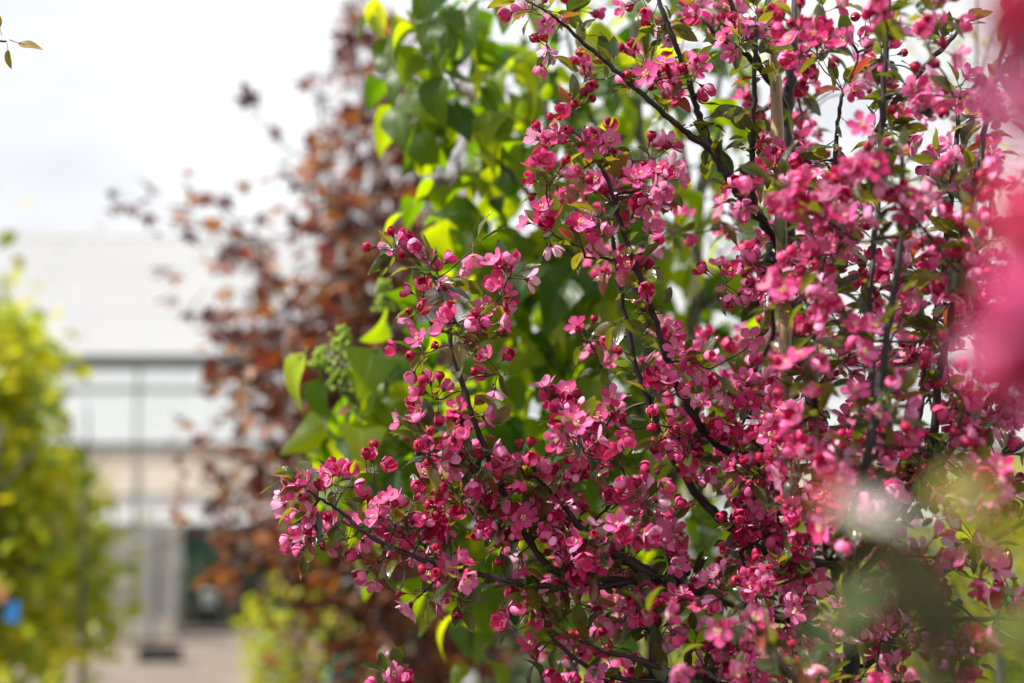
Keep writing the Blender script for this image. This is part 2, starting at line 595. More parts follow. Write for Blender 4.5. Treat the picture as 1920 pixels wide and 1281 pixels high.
ghbox('ridge_beam', (X0, RID_Y - 0.03, RID_Z + 0.004), (X1, RID_Y + 0.04, RID_Z + 0.05), M['white'])
BY = RID_Y + 0.05
for i in range(len(bayx) - 1):
    a, b = bayx[i] + 0.022, bayx[i + 1] - 0.022
    ghbox('back_pane', (a, BY, 0.5), (b, BY + 0.006, RID_Z), M['glass'])
ghbox('back_plinth', (X0, BY - 0.02, 0.0), (X1, BY + 0.05, 0.498), M['concrete'])
ghbox('shade_curtain', (DX0 + 0.02, GY + 0.05, 0.78), (DX0 + 0.36, GY + 0.065, 1.05), M['net'], 'dark green shade cloth hanging at the doorway')
ghbox('back_screen', (DX0 - 0.5, GY + 2.4, 0.0), (4.0, GY + 2.42, 1.45), M['net'], 'dark green shade screen inside the greenhouse')

# ------------------------------------------------------------------ leaves and blossoms as templates
def outline_leaf(L, W, nu=4, nv=7, prof=None, fold=0.25, curl=0.2, cord=0.0, wavy=0.0, twist=0.0, bend=0.0):
    """leaf blade along +Y from the origin, upper face +Z; fold lifts the edges, curl drops the tip"""
    V, A = [], []
    for j in range(nv + 1):
        t = j / nv
        w = prof(t) * W / 2
        for i in range(nu + 1):
            u = -1 + 2 * i / nu
            x = u * w
            y = t * L - cord * L * (1 - t) ** 3 * abs(u) ** 1.5
            z = fold * abs(u) * w + wavy * W * math.sin(t * 9 + u * 2.2) * abs(u)
            yy = y
            th = curl * t                     # bend the blade along its length
            if abs(curl) > 1e-3:
                R_ = L / curl
                yb = R_ * math.sin(th) + (yy - t * L) * math.cos(th)
                zb = -R_ * (1 - math.cos(th)) + z * math.cos(th)
            else:
                yb, zb = yy, z
            xx = x * math.cos(twist * t) - zb * 0 + bend * L * t * t
            zz = zb + x * math.sin(twist * t)
            V.append((xx, yb, zz))
            A.append((0, t, (u + 1) / 2))
    return T(V, grid_faces(nu, nv), None, A)


def prof_ellip(t):
    return max(0.02, math.sin(math.pi * min(1, t ** 0.85)) ** 0.8)


def prof_heart(t):
    return max(0.015, 1.02 * (min(t, 0.22) / 0.22) ** 0.42 * (1 - max(0, t - 0.22) / 0.78) ** 0.85 * (1 + 0.12 * math.sin(math.pi * t)))


def with_petiole(t, L, r, rad0=None):
    pet = tube([(0, -L, 0.10 * L), (0, -0.5 * L, 0.02 * L), (0, 0.02, 0)], [r, r * 0.85, r * 0.6], 4, cap=False)
    b = join([t, pet])
    b.v = b.v + np.array([0, L, 0])
    b.a[len(t.v):, 2] = 0.5
    return b


def maple_leaf(S, rs):
    """five pointed lobes, points folded along the midribs; along +Y from the stalk"""
    tips = [(-62, 0.62), (-30, 0.0), (0, 1.0)]
    pts = []
    angs = [(-128, .34), (-105, .62), (-88, .42), (-70, .55), (-58, .92), (-44, .58), (-34, .46), (-22, .60), (-12, .78), (0, 1.08)]
    full = angs + [(-a, r) for a, r in reversed(angs[:-1])]
    V = [(0, 0, 0)]
    for a, r in full:
        th = math.radians(a)
        jit = 1 + rs.normal(0, 0.05)
        x, y = S * r * jit * math.sin(th), S * (r * jit * math.cos(th))
        z = -0.20 * S * (r ** 2) * rs.uniform(0.2, 1.3)
        V.append((x, y, z))
    F = [(0, k + 1, k) for k in range(1, len(full))]
    A = [(0, 0.1, 0.5)] + [(0, min(1, r * 0.8), 0.5 + a / 400) for a, r in full]
    V = np.array(V)
    pet = tube([(0, -0.75 * S, 0.08 * S), (0, 0, 0)], [0.0016, 0.0013], 4, cap=False)
    b = join([T(V, F, None, A), pet])
    b.v += np.array([0, 0.75 * S, 0])
    return b


def petal(L, W, ph0, ph1, wrap, rs, nu=4, nv=5, r0=0.0015, tipcurl=0.0):
    """petal whose mid line starts at angle ph0 from the flower axis and ends at ph1; wrap bends it round the axis"""
    V, A = [], []
    r, z = r0, 0.0
    ds = L / nv
    for j in range(nv + 1):
        t = j / nv
        w = W / 2 * max(0.10, (t ** 0.62) * math.sqrt(max(0.0, 1 - t ** 4.5)) * 1.25)
        if t == 1.0:
            w = W / 2 * 0.30
        ph = math.radians(ph0 + (ph1 - ph0) * t)
        for i in range(nu + 1):
            u = -1 + 2 * i / nu
            s = u * w
            if wrap > 0:
                rr = max(r, 0.0022)
                al = s / rr * wrap
                al = max(-1.35, min(1.35, al))
                x = rr * math.sin(al) + (1 - wrap) * s * 0.6
                y = r - rr * (1 - math.cos(al))
                zz = z
            else:
                x, y, zz = s, r, z
            # shallow cup across the petal, notch-free rounded tip, slight ruffle
            zz += 0.16 * abs(u) ** 2 * w + tipcurl * L * t ** 3 + 0.02 * W * math.sin(5 * t + 3 * u + rs) * t
            if j == nv:
                zz -= 0.0
            V.append((x, y - (0.10 * L * u * u * (t ** 3)) * (1 if wrap == 0 else 0), zz - (0.07 * L * u * u * t ** 3 if wrap > 0 else 0)))
            A.append((0, t, (u + 1) / 2))
        if j < nv:
            phm = math.radians(ph0 + (ph1 - ph0) * (t + 0.5 / nv))
            r += math.sin(phm) * ds
            z += math.cos(phm) * ds
            r = max(r, 0.0004)
    f = grid_faces(nu, nv)
    return T(V, f[:, ::-1].copy(), None, A)


def rotz(a):
    c, s = math.cos(a), math.sin(a)
    return np.array([[c, -s, 0], [s, c, 0], [0, 0, 1.0]])


def stamens(n, L, rs, spread=0.5):
    out = []
    for k in range(n):
        a = rs.uniform(0, 2 * math.pi)
        d = nrm((math.cos(a) * spread * rs.uniform(0.2, 1), math.sin(a) * spread * rs.uniform(0.2, 1), 1))
        l = L * rs.uniform(0.7, 1.05)
        p0 = np.array([d[0], d[1], 0]) * 0.0015
        p1 = p0 + d * l
        st = tube([p0, p1], [0.00028, 0.0002], 3, cap=False)
        oc = np.array([(1, 0, 0), (-1, 0, 0), (0, 1, 0), (0, -1, 0), (0, 0, 1), (0, 0, -1.0)]) * 0.00105 + p1
        of = [(0, 2, 4), (2, 1, 4), (1, 3, 4), (3, 0, 4), (2, 0, 5), (1, 2, 5), (3, 1, 5), (0, 3, 5)]
        out += [st, T(oc, of)]
    return join(out)


def pedicel(L, rs, rc=0.0021, sep=True):
    """curved stalk from the origin, ending in the calyx cup; returns template and the flower frame (4x4)"""
    b = rs.uniform(-0.35, 0.35, 2)
    P = np.array([(b[0] * L * t * t, b[1] * L * t * t, L * t) for t in (0, 0.33, 0.66, 1.0)])
    d = nrm((2 * b[0], 2 * b[1], 1))
    st = tube(P, [0.00075, 0.0006, 0.0006, 0.0008], 4, cap=False)
    R = frame_from(d)
    cupv = tube([P[-1] - d * 0.001, P[-1] + d * 0.0022, P[-1] + d * 0.0042, P[-1] + d * 0.0052], [0.0008, rc * 0.95, rc * 1.05, rc * 0.8], 6, cap=True)
    parts = [st, cupv]
    for k in range(5):                     # pointed sepals
        a = k * 2 * math.pi / 5 + 0.6
        e = R @ np.array([math.cos(a), math.sin(a), 0])
        s_ = R @ np.array([-math.sin(a), math.cos(a), 0])
        q = P[-1] + d * 0.0042 + e * rc
        parts.append(T([q - s_ * 0.0011, q + s_ * 0.0011, q + e * 0.0030 + d * 0.0016, q - d * 0.0008 + e * 0.0008], [(0, 1, 2), (0, 2, 3), (1, 3, 2)]))
    t = join(parts)
    Mf = mat4(R, P[-1] + d * 0.0046)
    return t, Mf


class Blossom:
    pass


def make_blossom(kind, rs):
    B = Blossom()
    B.kind = kind
    L = rs.uniform(0.013, 0.026)
    ped, Mf = pedicel(L, rs)
    ped.m[:] = 1
    B.ped, B.Mf, B.L = ped, Mf, L
    B.pet = []
    if kind == 'open':
        n = 5
        base = rs.uniform(0, 6.28)
        o = rs.uniform(-34, 6)
        for k in range(n):
            p = petal(rs.uniform(0.0160, 0.0190), rs.uniform(0.0128, 0.0152), 62 + o, 84 + o + rs.uniform(-14, 10), 0.0, rs.uniform(0, 6), tipcurl=rs.uniform(0.0, 0.14))
            B.pet.append(p.tf(mat4(rotz(base + k * 2 * math.pi / 5 + rs.uniform(-0.1, 0.1)), (0, 0, 0.0003 * (k % 2)))))
        B.st = stamens(18, 0.0088, rs, 0.6)
    elif kind == 'cup':
        base = rs.uniform(0, 6.28)
        for k in range(5):
            e = rs.uniform(20, 50)
            p = petal(rs.uniform(0.0165, 0.0195), rs.uniform(0.0140, 0.0165), 72, e - 6, 0.55, rs.uniform(0, 6))
            B.pet.append(p.tf(mat4(rotz(base + k * 2 * math.pi / 5), (0, 0, 0.0003 * (k % 2)))))
        for k in range(2):
            p = petal(0.012, 0.010, 60, 5, 0.6, rs.uniform(0, 6))
            B.pet.append(p.tf(mat4(rotz(base + 0.6 + k * 2.6), (0, 0, 0.0008))))
        B.st = stamens(10, 0.0075, rs, 0.4)
    elif kind == 'globe':
        base = rs.uniform(0, 6.28)
        gl = rs.uniform(-55, -12)
        for k in range(5):
            p = petal(rs.uniform(0.0180, 0.0215), rs.uniform(0.0125, 0.0155), 92, gl + rs.uniform(-16, 22), 0.78, rs.uniform(0, 6), nv=6)
            s = rs.uniform(0.88, 1.10)
            B.pet.append(p.tf(mat4(rotz(base + k * 2 * math.pi / 5 + rs.uniform(-.15, .15)), (0, 0, 0.0004 * (k % 3)), s)))
        for k in range(3):
            p = petal(0.0155, 0.011, 80, gl + 14, 0.75, rs.uniform(0, 6))
            B.pet.append(p.tf(mat4(rotz(base + 0.7 + k * 2.1), (0, 0, 0.0012), 0.92)))
        B.st = None
    else:                                   # closed bud
        base = rs.uniform(0, 6.28)
        S = rs.uniform(0.62, 0.9)
        for k in range(4):
            p = petal(0.0172, 0.0135, 84, -66, 0.95, rs.uniform(0, 6), nu=4, nv=5)
            B.pet.append(p.tf(mat4(rotz(base + k * 2 * math.pi / 4), (0, 0, 0.0003 * k), S)))
        B.st = None
    pm = {'open': 'petal_open', 'cup': 'petal_open', 'globe': 'petal_half', 'bud': 'petal_bud'}[kind]
    B.mats = [M[pm], M['calyx'], M['stamen']]
    for p in B.pet:
        p.a[:, 0] = rs.uniform(0, 0.45)
    body = [p.tf(Mf) for p in B.pet]
    for b in body:
        b.m = np.zeros(len(b.f), int)
    allt = [ped] + body
    if B.st is not None:
        s = B.st.tf(Mf)
        s.m = np.full(len(s.f), 2)
        allt.append(s)
    B.full = join(allt)
    B.mesh = None
    return B


rs0 = np.random.default_rng(21)
BL = {k: [make_blossom(k, rs0) for _ in range(n)] for k, n in (('open', 12), ('cup', 10), ('globe', 12), ('bud', 7))}
for k, lst in BL.items():
    for b in lst:
        b.mesh = to_mesh('blossom' if k != 'bud' else 'bud', b.full, b.mats)
for b in BL['open']:
    b.ped_mesh = to_mesh('blossom_stalk', b.ped, b.mats)
    b.pet_meshes = [to_mesh('petal', p, b.mats) for p in b.pet]
    s = T(b.st.v, b.st.f, np.full(len(b.st.f), 2), b.st.a)
    b.st_mesh = to_mesh('stamens', s, b.mats)

CL = []
for k in range(10):
    r = np.random.default_rng(100 + k)
    L = 0.032 * r.uniform(0.75, 1.15)
    t = outline_leaf(L, L * r.uniform(0.36, 0.50), 4, 7, prof_ellip, fold=r.uniform(0.15, 0.7), curl=r.uniform(-0.2, 1.2), wavy=0.05, twist=r.uniform(-0.5, 0.5), bend=r.uniform(-0.12, 0.12))
    CL.append(with_petiole(t, 0.011, 0.0006))
CL_mesh = [to_mesh('leaf', t, [M['crab_leaf']]) for t in CL]
HL = []
for k in range(10):
    r = np.random.default_rng(200 + k)
    L = 0.076 * r.uniform(0.72, 1.28)
    t = outline_leaf(L, L * r.uniform(0.68, 0.84), 6, 9, prof_heart, fold=r.uniform(0.10, 0.60), curl=r.uniform(0.5, 2.0), cord=0.12, wavy=0.045, twist=r.uniform(-0.6, 0.6), bend=r.uniform(-0.1, 0.1))
    HL.append(with_petiole(t, 0.026, 0.0011))
HL_mesh = [to_mesh('leaf', t, [M['lilac_leaf']]) for t in HL]
ML = [maple_leaf(0.052 * np.random.default_rng(300 + k).uniform(0.7, 1.2), np.random.default_rng(300 + k)) for k in range(8)]
ML_mesh = [to_mesh('leaf', t, [M['copper_leaf']]) for t in ML]
GL = []
for k in range(6):
    r = np.random.default_rng(400 + k)
    L = 0.085 * r.uniform(0.75, 1.2)
    t = outline_leaf(L, L * r.uniform(0.5, 0.68), 2, 5, prof_ellip, fold=r.uniform(0.1, 0.5), curl=r.uniform(0.0, 1.2))
    GL.append(with_petiole(t, 0.02, 0.001))
GL_mesh = [to_mesh('leaf', t, [M['gold_leaf']]) for t in GL]


# ------------------------------------------------------------------ growing twigs towards target points
def branch_px(spec, per=8):
    """(px, py, depth, radius mm) -> points, radii"""
    P = np.array([at(a, b, c) for a, b, c, d in spec])
    Rr = np.array([[d / 1000.0] * 3 for a, b, c, d in spec])
    C = catmull(P, per)
    Rc = catmull(Rr, per)[:, 0]
    return C, np.maximum(Rc, 0.0006)


def knobbly(P, R, seed, amp=0.35, step=None):
    r = np.random.default_rng(seed)
    Q = P.copy()
    Q[1:-1] += r.normal(0, 1, (len(P) - 2, 3)) * (R[1:-1] * amp)[:, None]
    R2 = R * (1 + r.normal(0, 0.07, len(R)))
    return Q, R2


def grow(branches, targets, r_tip=0.0009, upbias=0.15, rpow=0.42):
    """connect every target to the nearest wood; returns twigs [(branch index, pts, radii)] and the arriving direction per target"""
    nodes, bid, owner = [], [], []
    for i, (P, R) in enumerate(branches):
        nodes.append(P); bid += [i] * len(P); owner += [-1] * len(P)
    nodes = np.concatenate(nodes)
    bid = list(bid)
    Tg = np.asarray(targets, float)
    n = len(Tg)
    best = np.full(n, 1e9)
    bi = np.zeros(n, int)
    for j in range(n):
        d = np.linalg.norm(nodes - Tg[j], axis=1)
        bi[j] = int(np.argmin(d)); best[j] = d[bi[j]]
    allnodes = [p for p in nodes]
    done = np.zeros(n, bool)
    tw, dirs = [], np.zeros((n, 3))
    tw_of_node = list(owner)
    rr = np.random.default_rng(5)
    for _ in range(n):
        m = np.where(done, 1e9, best)
        j = int(np.argmin(m))
        done[j] = True
        a = allnodes[bi[j]]; b = Tg[j]
        d = np.linalg.norm(b - a)
        par = tw_of_node[bi[j]]
        mid1 = a + (b - a) * 0.35 + rr.normal(0, 0.04, 3) * d + np.array([0, 0, upbias * d * 0.3])
        mid2 = a + (b - a) * 0.72 + rr.normal(0, 0.03, 3) * d + np.array([0, 0, -upbias * d * 0.1])
        pts = catmull([a, mid1, mid2, b], 3)
        dirs[j] = nrm(pts[-1] - pts[-3])
        k = len(tw)
        tw.append(dict(branch=bid[bi[j]], par=par, pts=pts, cnt=1, tgt=j))
        newp = pts[2:]
        base = len(allnodes)
        for p in newp:
            allnodes.append(p); bid.append(tw[k]['branch']); tw_of_node.append(k)
        D = np.linalg.norm(Tg[:, None, :] - newp[None], axis=2) * 1.12
        mn = D.min(1); am = D.argmin(1)
        upd = (mn < best) & ~done
        best[upd] = mn[upd]
        bi[upd] = base + am[upd]
    for k in range(len(tw) - 1, -1, -1):
        if tw[k]['par'] >= 0:
            tw[tw[k]['par']]['cnt'] += tw[k]['cnt']
    out = []
    for w in tw:
        r = r_tip * (w['cnt'] ** rpow)
        rad = np.linspace(r * 1.15, max(r_tip * 0.9, r * 0.85), len(w['pts']))
        out.append((w['branch'], w['pts'], rad))
    return out, dirs


def grid_sample(rows, x0, cell, area, rs, y0=0, scale=1.0, per=1.0, cap=9.4):
    """rows of 0..9 coverage digits -> list of (px, py, coverage); 'area' is the pixel area of one element"""
    pts = []
    acc = 0.0
    for j, row in enumerate(rows):
        vals = row if isinstance(row, (list, tuple)) else [int(c) for c in row.split()]
        for i, c in enumerate(vals):
            if c <= 0:
                continue
            cov = min(c, 9) / cap
            nel = -math.log(1 - cov) * cell * cell / area * scale / per
            acc_n = nel + rs.uniform(-0.5, 0.5) * min(1.0, nel) + acc
            k = int(math.floor(acc_n + 0.5))
            k = max(0, k)
            acc = min(1.0, max(-1.0, acc_n - k))
            for _ in range(k):
                pts.append((x0 + (i + rs.uniform(0, 1)) * cell, y0 + (j + rs.uniform(0, 1)) * cell, c))
    return pts


def leaf_rot(dirn, rs, droop=0.3, upn=1.0):
    """leaf frame: +Y along dirn, +Z (upper face) up as far as possible, with a random roll"""
    y = nrm(np.asarray(dirn) + np.array([0, 0, -droop]) + rs.normal(0, 0.12, 3))
    up = nrm(np.array([0, 0, upn]) + rs.normal(0, 0.45, 3))
    x = np.cross(y, up)
    if np.linalg.norm(x) < 0.05:
        x = np.cross(y, np.array([0.3, 0.8, 0.1]))
    x = nrm(x)
    z = np.cross(x, y)
    return np.stack([x, y, z], 1)


def rel(Mw, base):
    R = Mw.copy()
    R[:3, 3] -= base
    return R


def finish_branches(root, base, branches, names, twigs, mat, sides=7, twig_parts=300):
    """trunk and branches as parts of the tree, twigs as sub-parts of the branch they grow from"""
    objs = []
    for i, (P, R) in enumerate(branches):
        Q, R2 = knobbly(P, R, 40 + i, amp=0.22)
        o = place(names[i], to_mesh(names[i], tube(Q - base, R2, 9 if i == 0 else sides), [mat]), root)
        objs.append(o)
    extra = {}
    order = sorted(range(len(twigs)), key=lambda k: -len(twigs[k][1]) * twigs[k][2][0])
    keep = set(order[:twig_parts])
    for k, (b, P, R) in enumerate(twigs):
        t = tube(P - base, R, 5)
        if k in keep:
            place('twig', to_mesh('twig', t, [mat]), objs[b])
        else:
            extra.setdefault(b, []).append(t)
    for b, ts in extra.items():
        tag(place('fine_twigs', to_mesh('fine_twigs', join(ts), [mat]), objs[b]), kind='stuff')
    return objs


def scatter(root, base, items, name, templates, meshes, mats, stuff_name, limit=300, visible=None):
    """items: list of (template index, 4x4 world, size-in-view); the largest become parts, the rest one stuff part"""
    order = sorted(range(len(items)), key=lambda k: -items[k][2])
    rest = []
    for n, k in enumerate(order):
        ti, Mw, _ = items[k]
        if n < limit:
            place(name, meshes[ti], root, rel(Mw, base))
        else:
            t = templates[ti].tf(rel(Mw, base))
            a = t.a.copy(); a[:, 0] = rng.uniform(0, 1)
            rest.append(T(t.v, t.f, t.m, a))
    if rest:
        tag(place(stuff_name, to_mesh(stuff_name, join(rest), mats), root), kind='stuff')


def cam_z(p):
    return float(np.dot(np.asarray(p) - C0, FW))


def proj(p):
    d = np.asarray(p) - C0
    z = np.dot(d, FW)
    return 960 + FPX * np.dot(d, RT) / z, 640.5 - FPX * np.dot(d, UPV) / z, z


def in_frame(p, m=60):
    x, y, z = proj(p)
    return z > 0.1 and -m < x < 1920 + m and -m < y < 1281 + m


# ------------------------------------------------------------------ the flowering crabapple in focus
CRAB = """0 0 0 0 0 0 1 5 4 2 1 4 5 3 6 4 4 5 5 1 2 2
0 0 0 0 0 0 0 1 3 2 3 3 6 4 3 3 6 4 3 3 2 1
0 0 0 0 0 0 0 0 2 2 3 2 2 1 4 3 4 7 4 3 5 3
0 0 0 0 0 0 0 0 3 4 2 1 1 0 4 5 2 3 2 2 3 2
0 0 0 0 0 0 0 0 7 7 3 1 3 2 6 8 4 4 4 4 3 2
0 0 0 0 0 0 0 0 7 6 5 3 0 3 3 7 7 6 5 5 5 6
0 0 0 0 0 0 0 0 3 6 4 4 0 1 6 4 6 6 5 6 6 6
0 0 0 3 5 3 2 0 1 5 3 3 0 1 6 7 6 5 5 6 6 6
0 0 0 3 2 4 5 0 0 1 3 4 0 4 6 6 4 5 5 6 6 5
0 0 0 2 1 4 5 0 0 3 3 5 1 1 4 4 6 7 5 6 5 5
0 0 0 1 1 2 4 0 2 2 4 6 7 3 5 5 5 6 5 5 5 5
0 0 0 1 4 1 1 2 5 4 3 6 8 6 7 7 5 5 5 6 5 6
0 0 0 2 6 5 1 1 4 3 4 6 7 6 7 7 6 6 6 4 3 4
3 5 2 0 5 7 7 7 7 7 6 4 6 5 6 6 6 6 4 4 4 3
5 5 3 3 4 8 7 6 7 6 4 6 3 5 7 7 6 5 3 3 4 3
3 5 5 5 7 6 6 7 6 4 5 5 3 6 8 7 6 3 2 2 3 3
0 1 2 3 5 4 2 4 7 5 4 6 5 4 6 6 5 4 3 2 2 3
0 0 0 1 4 3 0 5 7 6 5 4 4 3 4 5 5 5 4 3 2 3
0 0 0 0 1 1 0 5 7 6 4 6 5 6 7 5 4 4 4 3 2 2
0 0 0 0 0 0 0 4 7 6 4 6 7 6 7 6 6 4 4 3 2 2
0 0 0 0 0 0 0 4 6 6 5 6 7 6 7 6 6 4 4 3 2 2""".split('\n')

HERO = [(887,481),(794,484),(908,578),(884,597),(937,606),(622,892),(571,909),(536,916),(584,965),(708,971),(710,944),(759,991),(834,999),(802,1081),(834,1063),(823,1106),(963,1010),(843,881),(992,931),(909,950),
(1022,47),(1080,322),(1122,337),(1046,250),(1119,259),(1204,359),(1144,266),(1304,28),(1416,53),(1457,75),(1379,50),(1063,359),(1116,284),(1425,275),(1466,278),(1488,309),
(1113,466),(1163,475),(1216,569),(1219,434),(1260,622),(1269,656),(1288,678),(1316,697),(1254,712),(1276,778),(1147,747),(1425,547),(1466,534),(1491,562),(1447,737),(1466,781),(1407,759),(1397,712),(1410,637),(1422,450),(1485,478),
(1054,856),(1003,939),(1009,879),(1061,1006),(1054,943),(1125,1003),(1204,958),(1200,924),(1268,1010),(1268,1059),(1388,1029),(1401,1063),(1388,999),(1084,1108),(1095,1070),(1009,1160),(1065,1202),(994,1209),(1116,1254),(1249,1153),(1234,988),(1429,946),(1377,916),(1456,954),(1272,841),(1178,811),(1136,856),(1208,1100),(1350,1183),(1272,1258),(1373,1266),
(1590,75),(1544,78),(1572,12),(1600,166),(1666,158),(1616,238),(1522,334),(1556,341),(1834,169),(1800,187),(1590,322),(1797,350),
(1606,616),(1640,612),(1616,662),(1650,772),(1700,762),(1806,466),(1725,562),(1772,566),(1587,409),(1606,737),(1540,631),(1702,819),(1535,1093),(1490,1052),(1430,950),(1434,1089),(1697,1168),(1659,1179),(1648,1247),(1524,1247),(1486,1115),(1828,875),(1866,920),(1543,928),(1896,1153),(1415,1160),(733,1262)]

crab_spec = [
 ('trunk', None),
 ('branch', [(1555,1195,2.03,10),(1480,1165,1.98,10),(1410,1140,1.95,9.5),(1330,1115,1.93,9.5),(1230,1080,1.9,9),(1130,1022,1.9,8),(1085,985,1.9,6),(1050,940,1.9,4),(1010,900,1.88,3)]),
 ('branch', [(1235,1083,1.9,5),(1120,1100,1.89,5),(990,1097,1.88,5),(910,1080,1.88,4.8),(850,1070,1.88,4.6),(760,1037,1.88,4),(690,1003,1.88,3.5),(640,960,1.88,3),(600,935,1.87,2.2),(570,915,1.87,1.6)]),
 ('branch', [(1200,1090,1.92,6),(1060,1078,1.9,6),(1010,1040,1.9,5.5),(965,970,1.89,5.2),(940,910,1.88,5),(905,830,1.87,5),(880,760,1.87,4.5),(850,660,1.87,4),(838,600,1.87,3.5),(825,550,1.87,2.5),(805,510,1.87,1.6)]),
 ('branch', [(1545,960,2.05,7),(1450,900,1.98,7),(1340,830,1.93,6.5),(1285,750,1.9,6),(1250,670,1.89,5),(1215,560,1.88,4.5),(1180,470,1.88,4),(1160,410,1.88,3.5),(1140,340,1.88,3),(1110,290,1.88,2)]),
 ('branch', [(1560,1060,2.05,8),(1450,1040,1.99,8),(1370,990,1.97,8.5),(1310,930,1.97,7),(1250,840,1.97,6),(1225,780,1.98,5.5),(1190,680,1.98,5),(1167,560,1.98,5),(1152,470,1.98,4),(1145,430,1.98,3),(1120,330,1.98,2)]),
 ('branch', [(1490,520,2.05,8),(1440,430,1.98,8),(1405,385,1.95,8),(1370,340,1.93,7.5),(1340,290,1.92,6),(1290,250,1.91,5),(1230,200,1.9,4.5),(1180,155,1.9,4),(1130,110,1.9,4),(1070,58,1.89,3),(1030,25,1.88,2.5),(985,0,1.88,1.5)]),
 ('branch', [(1378,345,1.94,7),(1350,310,1.95,6.5),(1328,260,1.96,6),(1305,200,1.96,5.5),(1288,140,1.96,5),(1265,80,1.95,4.5),(1242,20,1.95,4),(1225,-40,1.95,3)]),
 ('branch', [(1480,215,2.05,6),(1445,155,1.98,5.5),(1400,105,1.96,5),(1350,68,1.95,4),(1320,40,1.95,2.5)]),
 ('branch', [(1440,150,1.98,4),(1400,60,1.97,4),(1372,10,1.97,4),(1350,-60,1.97,3)]),
 ('branch', [(1412,392,1.93,4.5),(1412,260,1.9,4.5),(1415,160,1.88,4),(1417,70,1.87,3),(1420,30,1.87,2)]),
 ('branch', [(1560,1000,2.03,6),(1530,780,1.92,5.5),(1525,690,1.88,5),(1530,590,1.87,4),(1545,480,1.87,3.5),(1555,380,1.87,3.5),(1565,300,1.88,3.5),(1573,220,1.88,3.2),(1580,170,1.88,2.5)]),
 ('branch', [(1590,1180,1.95,8),(1595,1060,1.75,7),(1605,960,1.65,6.5),(1625,860,1.6,6),(1645,760,1.6,6),(1665,620,1.6,5.5),(1685,480,1.6,5),(1692,370,1.62,4),(1690,290,1.62,3)]),
 ('branch', [(1640,800,1.66,5),(1632,640,1.7,5),(1635,500,1.72,4.5),(1650,330,1.75,4.5),(1655,200,1.75,4.5),(1662,80,1.75,4),(1668,0,1.75,3.5),(1670,-60,1.75,3)]),
 ('branch', [(1600,1050,2.04,7),(1690,900,1.95,6),(1755,600,1.95,5),(1780,400,1.92,5),(1792,290,1.92,4.5),(1797,210,1.92,3)]),
 ('branch', [(1735,900,1.85,7),(1765,700,1.82,6),(1800,480,1.8,5.5),(1828,340,1.78,5),(1848,240,1.78,4.5),(1872,130,1.78,4),(1890,50,1.78,3)]),
 ('branch', [(1490,500,2.05,6),(1590,350,1.95,5),(1660,220,1.9,5),(1730,130,1.9,5),(1770,88,1.9,4),(1805,50,1.9,2.5)]),
 ('branch', [(1600,1060,2.03,8),(1680,960,1.93,7.5),(1735,900,1.85,7),(1770,860,1.82,6.5),(1820,790,1.8,6),(1860,745,1.8,5),(1905,700,1.8,4),(1960,650,1.8,3)]),
 ('branch', [(1590,1110,2.04,8),(1700,975,1.98,6),(1745,935,1.95,5.5),(1830,890,1.95,4.5),(1925,828,1.95,3.5)]),
 ('branch', [(1600,1190,2.05,8),(1730,1100,2.1,6),(1820,1042,2.1,5.5),(1880,1000,2.1,5),(1930,975,2.1,4)]),
 ('branch', [(1605,1260,2.05,6),(1750,1175,2.05,5),(1850,1160,2.05,4),(1940,1165,2.05,3)]),
 ('branch', [(1602,1330,1.95,7),(1520,1281,1.65,5),(1470,1260,1.55,4),(1420,1180,1.52,3),(1400,1150,1.52,2)]),
 ('branch', [(1602,1290,2.0,7),(1400,1290,1.9,6),(1270,1262,1.87,5),(1190,1235,1.87,4),(1130,1220,1.87,3),(1060,1190,1.87,2)]),
 ('branch', [(1400,1292,1.9,5),(1150,1270,1.88,4),(1040,1200,1.87,3),(1010,1130,1.87,2)]),
 ('branch', [(1602,1420,2.0,6),(1300,1420,1.9,5),(1000,1400,1.9,4),(800,1335,1.9,3),(735,1275,1.9,2)]),
]
trunk_px = [(1605,1281,2.05,13),(1575,1100,2.06,12),(1545,900,2.06,12),(1512,700,2.06,11),(1492,560,2.06,10),(1478,400,2.05,9),(1475,260,2.05,8.5),(1482,130,2.06,8),(1492,0,2.08,7),(1496,-120,2.1,5)]
top = [at(a, b, c) for a, b, c, d in trunk_px]
foot = np.array([top[0][0] + 0.02, top[0][1] + 0.05, 0.0])
tp = [foot, foot + (top[0] - foot) * 0.45 + np.array([0.01, 0, 0])] + top
tr_ = [0.020, 0.016] + [d / 1000 for *_, d in trunk_px]
crab_br = [(catmull(tp, 6), catmull(np.array([[r] * 3 for r in tr_]), 6)[:, 0])]
crab_names = ['trunk']
for nme, spec in crab_spec[1:]:
    P_, R_ = branch_px(spec, 7)
    crab_br.append((P_, R_ * 0.85))
    crab_names.append('branch')

rs = np.random.default_rng(11)


def front_z(px, py):
    if 1560 < px < 1730 and 230 < py < 830:
        return 1.60
    if px < 1580 and px > 1220 and py > 1130:
        return 1.58
    if px > 1500:
        return 1.78
    return 1.875


def sample_z(px, py, rs):
    if px < 1000:
        return rs.normal(1.89, 0.045)
    if px < 1450:
        return rs.normal(1.90, 0.05) if rs.uniform() < 0.62 else rs.uniform(1.98, 2.35)
    u = rs.uniform()
    if u < 0.30:
        return rs.uniform(1.56, 1.76)
    if u < 0.68:
        return rs.uniform(1.78, 2.02)
    return rs.uniform(2.02, 2.45)


